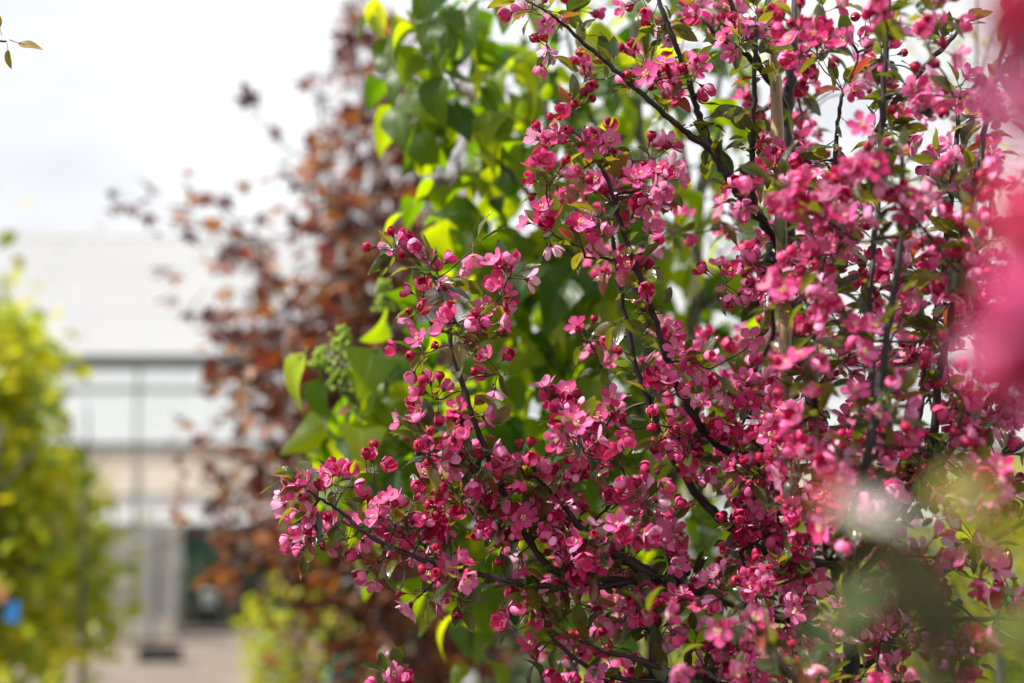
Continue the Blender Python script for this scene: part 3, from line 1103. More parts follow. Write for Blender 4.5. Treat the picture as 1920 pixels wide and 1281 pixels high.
cl_extra = [(728, 1272, 5), (742, 1285, 5)]
PER = 5.4                                   # flowers in one cluster
cl = grid_sample(CRAB, 512, 64, 1150.0, rs, scale=2.2, per=PER)
for (px, py, c) in list(cl):
    if (px > 1380 and py > 380 and rs.uniform() < 0.45) or (px > 1230 and py < 380 and rs.uniform() < 0.6) or (980 < px <= 1380 and py > 820 and rs.uniform() < 0.35):
        cl.append((px + rs.normal(0, 40), py + rs.normal(0, 40), c))
targets, tinfo = [], []
cl = [(max(px, 556 + rs.uniform(-8, 30)), py, c) for (px, py, c) in cl] + cl_extra
limb_px = []
for (P_, R_), (nm_, sp_) in zip(crab_br[1:], crab_spec[1:]):
    for p_ in P_:
        limb_px.append(proj(p_))
limb_px = np.array(limb_px)
for (px, py, c) in cl:
    z = sample_z(px, py, rs)
    dd_ = np.hypot(limb_px[:, 0] - px, limb_px[:, 1] - py)
    i_ = int(np.argmin(dd_))
    if px < 1480 and dd_[i_] < 34 and z < limb_px[i_, 2] + 0.035 and rs.uniform() < 0.5:
        z = limb_px[i_, 2] + rs.uniform(0.04, 0.08)
    if 1400 < px < 1505 and (60 < py < 290 or 580 < py < 740):
        z = rs.uniform(2.10, 2.4)
    targets.append(at(px, py + 16, z)); tinfo.append(('cluster', px, py, c))
heroes = []
for (px, py) in HERO:
    z = front_z(px, py) + rs.normal(0, 0.012)
    p = at(px, py, z)
    d = nrm(np.array([0, -1.0, 0.12]) + rs.normal(0, 0.42, 3))     # faces roughly the lens
    b = BL['open'][rs.integers(len(BL['open']))] if rs.uniform() < 0.6 else BL['cup'][rs.integers(len(BL['cup']))]
    R = frame_from(d, rs.uniform(0, 6.28))
    fl = R @ b.Mf[:3, 3]
    o = p - fl
    heroes.append((b, mat4(R, o)))
    targets.append(o + np.array([0, 0.004, -0.006])); tinfo.append(('hero', px, py, 0))
# extra leafy spurs along the limbs
leafy = []
for i, (P, R) in enumerate(crab_br[1:], 1):
    s = np.concatenate([[0], np.cumsum(np.linalg.norm(np.diff(P, axis=0), axis=1))])
    x = rs.uniform(0.02, 0.05)
    while x < s[-1]:
        k = int(np.searchsorted(s, x))
        k = min(k, len(P) - 1)
        if in_frame(P[k], 150) and R[k] < 0.0085:
            leafy.append((P[k], nrm(rs.normal(0, 1, 3) + np.array([0, -0.4, 0.5])), R[k]))
        x += rs.uniform(0.016, 0.042)
    leafy.append((P[-1], nrm(P[-1] - P[-3]), R[-1])); leafy.append((P[-1], nrm(P[-1] - P[-3]), R[-1]))

twigs, dirs = grow(crab_br, targets)
crab = thing('crabapple_tree', foot, 'crabapple tree in deep pink blossom, sharply in focus and tied to a bamboo cane', 'tree')
crab_objs = finish_branches(crab, foot, crab_br, crab_names, twigs, M['bark'])

flowers, buds, leaves = [], [], []
NK = {'open': 0.11, 'cup': 0.22, 'globe': 0.44, 'bud': 0.31}
for j, (kind, px, py, c) in enumerate(tinfo):
    p = np.asarray(targets[j])
    out = dirs[j]
    view = nrm(C0 - p)
    if kind == 'cluster':
        n = rs.integers(4, 9)
        budzone = (py < 240 and px < 1260)
        mood = rs.uniform(0.6, 1.4)
        for q in range(n):
            w = np.array([NK['open'] * mood, NK['cup'] * mood, NK['globe'], NK['bud'] / mood])
            if budzone:
                w = np.array([0.08, 0.06, 0.22, 0.64])
            w /= w.sum()
            k = ('open', 'cup', 'globe', 'bud')[rs.choice(4, p=w)]
            b = BL[k][rs.integers(len(BL[k]))]
            d = nrm(out * 0.35 + np.array([0, 0, 0.30]) + view * 0.30 + rs.normal(0, 0.62, 3))
            s = rs.uniform(0.92, 1.18)
            Mw = mat4(frame_from(d, rs.uniform(0, 6.28)), p + rs.normal(0, 0.003, 3), s)
            (buds if k == 'bud' else flowers).append((b, Mw, k))
        nl = rs.integers(3, 7)
    else:
        nl = rs.integers(1, 3)
    for q in range(nl):
        d = nrm(out * 0.4 + rs.normal(0, 0.8, 3) + np.array([0, -0.1, 0.12]))
        R = leaf_rot(d, rs, 0.15)
        s = rs.uniform(0.65, 1.3)
        leaves.append((int(rs.integers(len(CL))), mat4(R, p + rs.normal(0, 0.003, 3), s), s))
for p, d, r in leafy:
    nl = rs.integers(2, 5)
    for q in range(nl):
        dd = nrm(d + rs.normal(0, 0.55, 3))
        s = rs.uniform(0.6, 1.35)
        leaves.append((int(rs.integers(len(CL))), mat4(leaf_rot(dd, rs, 0.1), p + dd * r, s), s))

# heroes: blossoms whose petals are sub-parts, then the nearest others as single blossoms
n_sep = 0
for b, Mw in heroes:
    if b.kind == 'open' and n_sep < 60 and proj(Mw[:3, 3])[0] < 1560:
        o = place('blossom', b.ped_mesh, crab, rel(Mw, foot))
        for pm in b.pet_meshes:
            place('petal', pm, o, b.Mf)
        place('stamens', b.st_mesh, o, b.Mf)
        n_sep += 1
    else:
        place('blossom', b.mesh, crab, rel(Mw, foot))


def split_near(lst, limit, name, stuff):
    key = lambda it: (0 if in_frame(it[1][:3, 3], 20) else 5) + cam_z(it[1][:3, 3]) - 0.25 * (proj(it[1][:3, 3])[0] < 1450)
    lst = sorted(lst, key=key)
    for b, Mw, k in lst[:limit]:
        place(name, b.mesh, crab, rel(Mw, foot))
    by = {}
    for b, Mw, k in lst[limit:]:
        t = b.full.tf(rel(Mw, foot))
        a = t.a.copy(); a[:, 0] = np.mod(a[:, 0] + rng.uniform(0, 1), 1.0)
        by.setdefault(k, []).append(T(t.v, t.f, t.m, a))
    # one part: materials of every kind gathered in one mesh
    mats, ts = [], []
    for k, l in by.items():
        off = len(mats)
        mats += BL[k][0].mats
        for t in l:
            ts.append(T(t.v, t.f, t.m + off, t.a))
    if ts:
        tag(place(stuff, to_mesh(stuff, join(ts), mats), crab), kind='stuff')


split_near(flowers, 300 - len(heroes), 'blossom', 'blossoms')
split_near(buds, 300, 'bud', 'buds')
items = [(ti, Mw, (s if in_frame(Mw[:3, 3], 10) else 0.1) / cam_z(Mw[:3, 3])) for ti, Mw, s in leaves]
scatter(crab, foot, items, 'leaf', CL, CL_mesh, [M['crab_leaf']], 'leaves')
print('crab: flowers', len(flowers), 'buds', len(buds), 'leaves', len(leaves), 'twigs', len(twigs))

# ------------------------------------------------------------------ bamboo cane and its tie
cane_px = [(1450, 40, 1.965), (1453, 160, 1.965), (1458, 300, 1.965), (1465, 470, 1.965), (1471, 620, 1.965), (1476, 740, 1.965), (1490, 1100, 1.965)]
cp = [at(*p) for p in cane_px]
dirc = nrm(cp[-1] - cp[0])
cbase = cp[-1] + dirc * (cp[-1][2] / -dirc[2])
nseg = 90
P, R = [], []
total = np.linalg.norm(cp[0] - cbase)
for i in range(nseg + 1):
    t = i / nseg
    P.append(cbase + (cp[0] - cbase) * t)
    h = (t * total) % 0.21
    node = math.exp(-((h - 0.105) / 0.006) ** 2)
    R.append(0.0092 - 0.0012 * t + 0.0022 * node - 0.0008 * math.exp(-((h - 0.116) / 0.006) ** 2))
cane = tag(place('bamboo_cane', to_mesh('bamboo_cane', tube(np.array(P) - cbase, R, 12), [M['cane']])), 'pale bamboo cane standing upright beside the crabapple trunk', 'cane')
cane.location = tuple(cbase)
tie_c = at(1466, 490, 1.965)
tk = at(1487, 492, 2.055)
ring = []
for i in range(25):
    a = 2 * math.pi * i / 24
    ax = (tk - tie_c) * 0.5
    perp = nrm(np.cross(ax, np.array([0, 0, 1.0])))
    ring.append((tie_c + tk) / 2 + ax * math.cos(a) * 2.0 + perp * math.sin(a) * 0.0155 + np.array([0, 0, 0.003 * math.sin(2 * a)]))
tie = thing('tree_tie', tie_c, 'black rubber tie strapping the crabapple trunk to its cane', 'tie')
place('strap', to_mesh('strap', tube(np.array(ring) - tie_c, [0.0035] * 25, 6), [M['rubber']]), tie)
kn = at(1444, 487, 1.945) - tie_c
place('buckle', to_mesh('buckle', tube([kn + (0, 0, -0.011), kn + (0.001, 0, -0.006), kn, kn + (0.001, 0, 0.007), kn + (0.002, 0, 0.012)], [0.004, 0.0085, 0.0095, 0.008, 0.003], 8), [M['rubber']]), tie)

# ------------------------------------------------------------------ heart-leaved lilac behind
LIL = """0 0 0 0 4 6 6 5 5 4 5 5 4 3 3 3 2
0 0 0 0 4 8 6 5 6 5 6 6 5 4 4 2 1
0 0 0 0 4 7 5 6 7 6 6 6 6 5 4 2 0
0 0 0 0 1 4 7 8 7 7 6 7 6 5 4 2 0
0 0 0 0 1 4 7 8 8 7 6 7 6 4 3 1 1
0 0 0 0 1 3 5 8 7 6 6 7 6 5 5 2 2
0 0 0 0 0 6 6 5 6 7 7 7 5 5 6 4 2
0 0 0 0 0 1 5 6 8 8 8 7 5 5 7 5 2
0 0 0 0 1 3 6 8 8 8 8 8 7 6 7 5 2
0 0 0 0 2 3 5 7 8 8 8 8 7 7 7 5 2
0 0 0 3 3 2 4 6 8 8 8 7 7 6 5 4 2
0 0 2 4 5 3 4 6 7 8 8 7 6 6 5 3 2
0 0 3 7 7 5 5 7 8 8 8 7 6 5 4 3 2
0 0 4 7 8 8 7 7 7 7 7 7 6 5 4 3 2
0 0 2 6 7 8 7 7 7 6 6 6 6 5 4 2 1
0 0 1 4 5 6 7 7 6 6 6 6 6 5 4 2 1
0 0 0 1 1 2 5 7 7 5 4 5 4 4 3 2 1
0 0 0 0 0 1 5 7 6 4 3 2 3 3 2 2 1
0 0 0 0 0 0 3 4 4 3 2 2 2 2 2 1 1
0 0 0 0 0 0 1 2 3 3 2 1 2 2 2 1 1""".split('\n')
lil_spec = [
 [(1225,1281,2.95,20),(1222,1150,2.95,19),(1228,1000,2.95,18),(1262,860,2.95,17),(1290,700,2.95,15),(1305,560,2.95,13),(1310,400,2.95,11),(1325,260,2.95,8),(1350,140,2.95,6),(1372,0,2.95,4)],
 [(1222,1120,2.95,13),(1205,900,2.85,12),(1200,700,2.82,12),(1205,480,2.8,11),(1203,320,2.8,10),(1195,180,2.8,9),(1190,60,2.8,7),(1187,-60,2.8,5)],
 [(1308,410,2.95,8),(1290,330,2.95,7),(1272,220,2.95,6),(1262,120,2.95,5),(1250,20,2.95,4)],
 [(1312,380,2.95,7),(1355,240,3.0,6),(1390,130,3.0,5),(1410,40,3.0,4)],
 [(1205,640,2.82,8),(1120,520,2.75,7),(1030,430,2.7,6.5),(985,355,2.68,6),(925,290,2.66,5),(890,220,2.65,4.5),(850,150,2.65,4),(815,60,2.65,3.5),(785,0,2.65,3)],
 [(1202,420,2.8,6),(1150,300,2.75,5),(1100,200,2.72,4),(1075,120,2.72,3.5),(1060,40,2.72,3)],
 [(1100,500,2.74,5),(1040,320,2.7,4.5),(1020,160,2.7,4),(1008,60,2.7,3),(1000,-20,2.7,2)],
 [(1215,960,2.9,9),(1080,900,2.8,8),(950,860,2.72,7),(820,830,2.65,6),(720,800,2.6,5),(660,740,2.58,4),(640,680,2.58,3)],
 [(820,830,2.65,4),(740,860,2.6,3.5),(650,840,2.6,3),(610,800,2.6,2.5)],
 [(1208,760,2.83,7),(1050,700,2.75,6),(930,620,2.7,5),(850,560,2.68,4),(780,560,2.68,3)],
 [(1300,600,2.95,7),(1350,540,2.95,6),(1400,500,2.98,5),(1470,440,3.0,4)],
 [(660,745,2.58,3),(590,700,2.56,2.5),(560,668,2.55,2)],
]
lil_br = []
P0, R0 = branch_px(lil_spec[0], 6)
lfoot = np.array([P0[0][0], P0[0][1] + 0.02, 0.0])
Pd = catmull(np.array([lfoot, lfoot + (P0[0] - lfoot) * 0.5 + np.array([0.012, 0, 0]), P0[0]]), 6)[:-1]
lil_br.append((np.concatenate([Pd, P0]), np.concatenate([np.linspace(0.026, R0[0], len(Pd)), R0])))
for s in lil_spec[1:]:
    lil_br.append(branch_px(s, 6))
rs = np.random.default_rng(31)
lp = grid_sample(LIL, 448, 64, 2500.0, rs, scale=2.7)
tg, inf = [], []
for (px, py, c) in lp:
    z = rs.uniform(2.55, 2.75) if rs.uniform() < 0.35 else rs.uniform(2.7, 3.25)
    if px < 900:
        z = rs.uniform(2.5, 2.8)
    if 1160 < px < 1430 and 60 < py < 680 and rs.uniform() < 0.75:
        z = rs.uniform(3.02, 3.35)
    tg.append(at(px, py - 30, z))
sel = rs.uniform(size=len(tg)) < 0.30
ltw, ldirs = grow(lil_br, [t for t, s in zip(tg, sel) if s], r_tip=0.0012)
lil = thing('lilac_shrub', lfoot, 'tall green shrub with drooping heart-shaped leaves directly behind the crabapple', 'shrub')
finish_branches(lil, lfoot, lil_br, ['trunk'] + ['branch'] * (len(lil_br) - 1), ltw, M['bark_green'])
items = []
k = 0
for t, s in zip(tg, sel):
    if s:
        o = ldirs[k]; k += 1
    else:
        o = rs.normal(0, 1, 3)
    d = nrm(np.array([o[0], o[1] - 0.15, 0]) + rs.normal(0, 0.45, 3) * np.array([1, 1, 0.3]) + np.array([0, 0, -0.55]))
    R = leaf_rot(d, rs, 0.25)
    sc = rs.uniform(0.72, 1.2)
    items.append((int(rs.integers(len(HL))), mat4(R, t, sc), (sc if in_frame(t, 80) else 0.1) / cam_z(t)))


def aim_leaf(px, py, z, dpx, dpy, dz, face, sc=1.0, roll=0.0):
    """a leaf whose stalk sits at (px, py) and whose tip points along (dpx, dpy) in the picture plane, upper face towards 'face'"""
    d = nrm(RT * dpx - UPV * dpy + FW * dz)
    f = np.asarray(face, float)
    x = nrm(np.cross(d, f)); zz = np.cross(x, d)
    return mat4(np.stack([x, d, zz], 1), at(px, py, z), sc)


items.append((6, aim_leaf(610, 690, 2.6, -0.1, 0.94, 0.1, (-0.5, -0.6, 0.6), 1.1), 9))
for q_ in range(46):
    t_ = at(rs.uniform(600, 830), rs.uniform(720, 940), rs.uniform(2.55, 2.95))
    items.append((int(rs.integers(len(HL))), mat4(leaf_rot(nrm(rs.normal(0, 0.6, 3) + np.array([-0.2, -0.2, -0.7])), rs, 0.25), t_, rs.uniform(0.75, 1.15)), 0.4))
items.append((4, aim_leaf(1020, 480, 2.52, -0.62, 0.78, -0.35, (-0.25, -0.75, 0.62), 1.25), 9))
items.append((5, aim_leaf(1075, 505, 2.52, -0.45, 0.80, -0.4, (0.1, -0.80, 0.60), 1.15), 9))
items.append((1, aim_leaf(950, 480, 2.56, -0.35, 0.85, -0.3, (-0.3, -0.6, 0.7), 1.1), 9))
items.append((3, aim_leaf(910, 190, 2.6, 0.25, 0.95, -0.25, (0.1, -0.9, 0.3), 1.15), 9))
items.append((0, aim_leaf(905, 1075, 2.5, 0.1, 1.0, -0.1, (0.2, -0.95, 0.2), 1.0), 9))
scatter(lil, lfoot, items, 'leaf', HL, HL_mesh, [M['lilac_leaf']], 'leaves')
M['lime_leaf'] = leaf_mat('lime heart leaf', [(0.0, (0.26, 0.36, 0.010)), (1.0, (0.30, 0.40, 0.012))], [(0.0, (0.56, 0.64, 0.006)), (1.0, (0.60, 0.66, 0.006))], tr=0.45, rough=0.4, spec=0.4, vein=0.25, bump=0.4, nscale=30)
LM = with_petiole(outline_leaf(0.115, 0.060, 6, 10, prof_heart, fold=0.45, curl=1.1, cord=0.08, wavy=0.03, bend=-0.10), 0.022, 0.0011)
lime = place('leaf', to_mesh('leaf', LM, [M['lime_leaf']]), lil, rel(aim_leaf(578, 650, 2.55, -0.45, 0.90, -0.05, (-0.50, -0.72, 0.45), 1.0), lfoot))
lime['label'] = 'bright lime leaf curling down alone in front of the copper maple'
# knobbly flower-bud panicles
ico_v, ico_f = None, None
phi = (1 + 5 ** 0.5) / 2
ico_v = np.array([(-1, phi, 0), (1, phi, 0), (-1, -phi, 0), (1, -phi, 0), (0, -1, phi), (0, 1, phi), (0, -1, -phi), (0, 1, -phi), (phi, 0, -1), (phi, 0, 1), (-phi, 0, -1), (-phi, 0, 1)]) / 1.902
ico_f = np.array([(0, 11, 5), (0, 5, 1), (0, 1, 7), (0, 7, 10), (0, 10, 11), (1, 5, 9), (5, 11, 4), (11, 10, 2), (10, 7, 6), (7, 1, 8), (3, 9, 4), (3, 4, 2), (3, 2, 6), (3, 6, 8), (3, 8, 9), (4, 9, 5), (2, 4, 11), (6, 2, 10), (8, 6, 7), (9, 8, 1)])
for (px, py, z, h, w) in ((640, 735, 2.57, 0.12, 0.040), (668, 800, 2.6, 0.10, 0.034), (720, 585, 2.66, 0.06, 0.022), (1330, 300, 2.9, 0.05, 0.02), (600, 690, 2.6, 0.035, 0.02)):
    ts = []
    b0 = at(px, py, z)
    for q in range(150):
        t = rs.uniform(0, 1)
        rr = w * (1 - 0.55 * t) * math.sqrt(rs.uniform(0.05, 1)) * (0.65 + 0.5 * math.sin(t * 17 + px) ** 2)
        a = rs.uniform(0, 6.28)
        p = b0 + np.array([rr * math.cos(a), rr * math.sin(a), h * t]) - lfoot
        ts.append(T(ico_v * rs.uniform(0.0020, 0.0046) * np.array([1, 1, rs.uniform(0.9, 1.8)]) + p, ico_f))
    ts.append(tube([b0 - lfoot + (0, 0, -0.03), b0 - lfoot + (0, 0, h)], [0.0016, 0.0008], 5))
    tag(place('flower_buds', to_mesh('flower_buds', join(ts), [M['panicle']]), lil), kind='stuff')
print('lilac leaves', len(items))

# ------------------------------------------------------------------ copper-leaved maple
COP = """0 0 0 0 0 0 0 6 2 0 0 0
0 0 0 0 0 0 0 5 5 3 2 2
0 0 0 0 0 0 2 4 6 4 2 1
0 0 0 0 0 0 3 5 7 5 2 1
0 0 0 0 0 1 5 5 6 5 2 1
1 0 1 1 0 2 6 7 6 5 2 1
1 1 2 2 1 2 6 7 7 7 3 1
0 0 1 3 5 2 5 8 8 8 3 1
0 0 1 1 4 4 7 8 8 7 4 1
0 0 0 5 5 5 8 9 8 7 3 0
0 0 0 4 7 7 8 8 8 7 4 2
0 0 0 2 5 7 7 8 8 8 6 4
0 0 1 2 2 6 7 7 7 7 6 4
0 0 2 2 4 6 7 7 6 5 4 2
0 0 1 3 6 8 8 7 5 4 3 2
0 0 1 4 5 7 8 8 7 6 5 4
0 0 0 3 3 6 8 8 8 7 6 5
0 0 0 0 1 2 5 7 8 8 7 5
0 0 0 0 0 2 5 7 8 8 7 5
0 0 0 0 0 1 3 6 7 8 7 5""".split('\n')
cop_spec = [
 [(800,1281,5.0,28),(770,1100,5.0,27),(745,900,5.0,25),(725,700,5.0,22),(712,500,5.0,18),(700,330,5.0,13),(680,180,5.0,9),(660,60,5.0,6),(648,-30,5.0,4)],
 [(745,900,5.0,14),(650,760,4.9,12),(560,620,4.8,10),(510,520,4.75,8),(480,460,4.7,6),(440,420,4.7,4),(385,360,4.7,2.5)],
 [(728,720,5.0,13),(680,560,5.0,11),(640,420,5.0,9),(615,300,5.0,7),(600,200,5.0,5),(595,150,5.0,3)],
 [(760,1040,5.0,14),(640,960,4.85,11),(540,900,4.7,9),(460,870,4.6,6),(400,850,4.6,4),(350,830,4.6,2.5)],
 [(775,1130,5.0,12),(660,1060,4.9,9),(540,1020,4.8,7),(440,990,4.7,5),(390,1010,4.7,3)],
 [(730,760,5.0,11),(600,700,4.8,9),(500,680,4.7,7),(440,640,4.7,5),(400,590,4.7,3)],
 [(712,520,5.0,9),(770,400,5.1,8),(800,280,5.1,6),(810,180,5.1,4)],
 [(725,700,5.0,9),(820,640,5.1,8),(880,560,5.2,6)],
 [(480,460,4.7,4),(400,430,4.65,3),(330,420,4.65,2.2),(250,400,4.65,1.5)],
 [(615,320,5.0,4),(540,280,4.9,3),(490,230,4.85,2.2),(470,160,4.85,1.5)],
]
P0, R0 = branch_px(cop_spec[0], 6)
cfoot = np.array([P0[0][0] + 0.02, P0[0][1] + 0.03, 0.0])
Pd = catmull(np.array([cfoot, cfoot + (P0[0] - cfoot) * 0.5 + np.array([0.012, 0, 0]), P0[0]]), 6)[:-1]
cop_br = [(np.concatenate([Pd, P0]), np.concatenate([np.linspace(0.036, R0[0], len(Pd)), R0]))]
for s in cop_spec[1:]:
    cop_br.append(branch_px(s, 6))
rs = np.random.default_rng(51)
cpnts = grid_sample(COP, 192, 64, 980.0, rs, scale=8.6)
tg = []
for (px, py, c) in cpnts:
    sp = min(0.75, 0.15 + 0.075 * c)
    z = 4.95 + rs.uniform(-sp, sp)
    tg.append(at(px, py, z))
sel = rs.uniform(size=len(tg)) < 0.12
ctw, cdirs = grow(cop_br, [t for t, s in zip(tg, sel) if s], r_tip=0.0014)
cop = thing('copper_maple', cfoot, 'copper red leaved maple, out of focus behind the green shrub and left of it', 'tree')
finish_branches(cop, cfoot, cop_br, ['trunk'] + ['branch'] * (len(cop_br) - 1), ctw, M['bark_grey'], sides=6)
items = []
k = 0
for t, s in zip(tg, sel):
    n = 1
    if s:
        o = cdirs[k]; k += 1
    else:
        o = rs.normal(0, 1, 3)
    for q in range(n):
        d = nrm(np.array([o[0], o[1], 0.0]) * 0.8 + rs.normal(0, 0.6, 3) + np.array([0, 0, -0.35]))
        sc = rs.uniform(0.6, 1.2)
        items.append((int(rs.integers(len(ML))), mat4(leaf_rot(d, rs, 0.2), t, sc), (sc if in_frame(t, 20) else 0.1) / cam_z(t)))
items.append((1, aim_leaf(478, 225, 4.6, -0.25, -0.9, -0.1, (0.35, -0.85, 0.3), 1.55), 9))
items.append((3, aim_leaf(610, 135, 4.8, -0.5, 0.3, -0.1, (0.1, -0.6, 0.8), 1.0), 9))
scatter(cop, cfoot, items, 'leaf', ML, ML_mesh, [M['copper_leaf']], 'leaves')
print('copper leaves', len(items))

# ------------------------------------------------------------------ yellow-green trees on the left of the path
LEFT = """0 0 0 0 0
0 0 0 0 0
0 0 0 0 0
1 1 0 0 0
4 5 1 0 0
8 8 3 0 0
7 6 2 0 0
7 6 2 0 0
8 8 7 2 0
9 9 8 4 0
9 9 9 5 1
9 9 9 6 1
8 8 8 5 1
5 5 5 3 1
2 2 2 1 0""".split('\n')


def gold_tree(name, pts, foot, stems, label, cat, seed, r_tip=0.0016, group=None, limit=300, mats=None, meshes=None, temps=None, bark='bark_grey', frac=0.3, droop=0.2, size=(0.7, 1.25)):
    r = np.random.default_rng(seed)
    tw_, dr = grow(stems, [t for t in pts[::max(1, int(1 / frac))]], r_tip=r_tip)
    root = thing(name, foot, label, cat, group)
    finish_branches(root, foot, stems, ['trunk'] + ['branch'] * (len(stems) - 1), tw_, M[bark], sides=6)
    it = []
    for t in pts:
        d = nrm(r.normal(0, 1, 3) * np.array([1, 1, 0.5]) + np.array([0, 0, -0.1]))
        sc = r.uniform(*size)
        it.append((int(r.integers(len(temps or GL))), mat4(leaf_rot(d, r, droop), t, sc), (sc if in_frame(t, 20) else 0.1) / cam_z(t)))
    scatter(root, foot, it, 'leaf', temps or GL, meshes or GL_mesh, [mats or M['gold_leaf']], 'leaves', limit=limit)
    return root


rs = np.random.default_rng(61)
lpts = grid_sample(LEFT, -64, 64, 820.0, rs, y0=330, scale=22.0)
A_, B_ = [], []
for (px, py, c) in lpts:
    if px < 70 + rs.normal(0, 35):
        A_.append(at(px, py, 6.3 + rs.uniform(-0.55, 0.55)))
    else:
        B_.append(at(px, py, 7.6 + rs.uniform(-0.6, 0.6)))
for (px, py) in ((5, 350), (25, 385), (-10, 410), (12, 440), (38, 432), (20, 475), (5, 500), (45, 500), (150, 682), (128, 700), (70, 540), (88, 600)):
    A_.append(at(px, py, 6.3 + rs.uniform(-0.1, 0.1)))
for (pts, px, zz, lab, sd) in ((A_, 8, 6.3, 'yellow green young tree at the left edge of the path, tallest and nearest', 71), (B_, 120, 7.6, 'yellow green young tree just behind, bushing out over the path side', 72)):
    b = at(px, 900, zz)
    ft = np.array([b[0], b[1], 0.0])
    tops = at(px - 5, 520 if sd == 71 else 760, zz)
    tr = catmull([ft, ft + (tops - ft) * 0.5 + np.array([0.03, 0, 0]), tops], 8)
    st = [(tr, np.linspace(0.022, 0.005, len(tr)))]
    for q in range(5):
        a0 = tr[8 + q]
        e = a0 + np.array([rs.uniform(-0.3, 0.3), rs.uniform(-0.3, 0.3), rs.uniform(0.25, 0.55)])
        c_ = catmull([a0, (a0 + e) / 2 + rs.normal(0, 0.03, 3), e], 5)
        st.append((c_, np.linspace(0.009, 0.003, len(c_))))
    gold_tree('young_tree', pts, ft, st, lab, 'tree', sd, group='yellow green young trees left of the path', frac=0.12, size=(0.85, 1.4))
# slim bare trunks of the row
stem_labels = ['bare slim pole trunk left of the blue label', 'bare slim trunk between the two yellow green trees', 'bare slim trunk right of the others by the path', 'pale bare trunk furthest back in the left row']
for i, (px, zz, r) in enumerate(((-12, 5.6, 0.022), (58, 6.8, 0.02), (160, 7.0, 0.018), (90, 8.3, 0.022))):
    b = at(px, 900, zz)
    ft = np.array([b[0], b[1], 0.0])
    pp = catmull([(0, 0, 0), (0.01, 0, 0.5), (-0.01, 0.01, 1.2), (0.01, 0, 1.7)], 5)
    st = thing('slim_tree', ft, stem_labels[i], 'tree', 'slim trunks of the left row')
    place('trunk', to_mesh('trunk', tube(pp, np.linspace(r, r * 0.55, len(pp)), 7), [M['bark_grey']]), st)
    for q in range(4):
        a0 = pp[-1 - q]
        e = a0 + np.array([rs.uniform(-0.2, 0.2), rs.uniform(-0.2, 0.2), rs.uniform(0.15, 0.3)])
        place('branch', to_mesh('branch', tube(np.array([a0, (a0 + e) / 2 + (0, 0, 0.02), e]), [0.007, 0.005, 0.003], 5), [M['bark_grey']]), st)


def hang_label(name, p, w, h, mat, label):
    o = thing(name, p, label, 'label')
    t = box((-w / 2, -0.0015, -h), (w / 2, 0.0015, 0))
    place('tag', to_mesh('tag', t, [mat], False), o)
    place('string', to_mesh('string', tube([(0, 0, 0.0), (0.004, 0, 0.03), (0.0, 0.012, 0.07)], [0.0012, 0.0012, 0.0012], 4), [M['black_plastic']]), o)
    return o


hang_label('plant_label', at(24, 1128, 5.35), 0.052, 0.075, M['blue'], 'blue plastic label hanging low in the left edge tree')
hang_label('plant_label', at(4, 1098, 5.35), 0.035, 0.06, M['orange'], 'rust orange label hanging just above the blue one')

# ------------------------------------------------------------------ low planting, right side of the path and far right
def shrub(px, py0, py1, w_px, zz, n, seed, label, name='shrub', group=None, temps=None, meshes=None, mat=None, size=(0.7, 1.2), limit=200, depth=0.4):
    r = np.random.default_rng(seed)
    b = at(px, 900, zz)
    ft = np.array([b[0], b[1], 0.0])
    pts = []
    for q in range(n):
        v = r.normal(0, 1, 3); v = v / np.linalg.norm(v) * r.uniform(0.35, 1.0) ** 0.6
        y = (py0 + py1) / 2 + v[2] * (py1 - py0) / 2
        x = px + v[0] * w_px / 2 * r.uniform(0.75, 1.1)
        pts.append(at(x, y, zz + v[1] * depth))
    tops = at(px, py0 + (py1 - py0) * 0.35, zz)
    tr = catmull([ft, ft + (tops - ft) * 0.5 + np.array([0.02, 0.01, 0]), tops], 6)
    st = [(tr, np.linspace(0.014, 0.004, len(tr)))]
    for q in range(6):
        a0 = tr[2 + q]
        e = a0 + np.array([r.uniform(-0.35, 0.35), r.uniform(-0.3, 0.3), r.uniform(0.2, 0.5)])
        st.append((catmull([a0, (a0 + e) / 2, e], 4), np.linspace(0.006, 0.002, 9)))
    return gold_tree(name, pts, ft, st, label, 'shrub', seed, temps=temps, meshes=meshes, mats=mat, limit=limit, size=size, frac=0.12, group=group)


shrub(560, 1050, 1420, 230, 8.6, 900, 81, 'low yellow green shrub at the foot of the copper maple beside the path')
shrub(660, 1010, 1400, 150, 7.4, 260, 82, 'olive shrub under the copper maple, right of the low yellow one')
shrub(1880, 850, 1350, 330, 5.2, 700, 83, 'yellow green shrub in the gap at the right edge behind the crabapple')
shrub(1650, 980, 1400, 360, 6.4, 500, 84, 'pale green shrub low behind the crabapple right of its trunk')
shrub(1180, 1010, 1400, 300, 6.8, 380, 85, 'olive shrub low behind the green stems of the lilac')
shrub(950, 1080, 1450, 260, 6.2, 380, 86, 'shaded shrub low between copper maple and lilac', temps=GL, mat=M['dark_leaf'], meshes=[to_mesh('leaf', t, [M['dark_leaf']]) for t in GL])

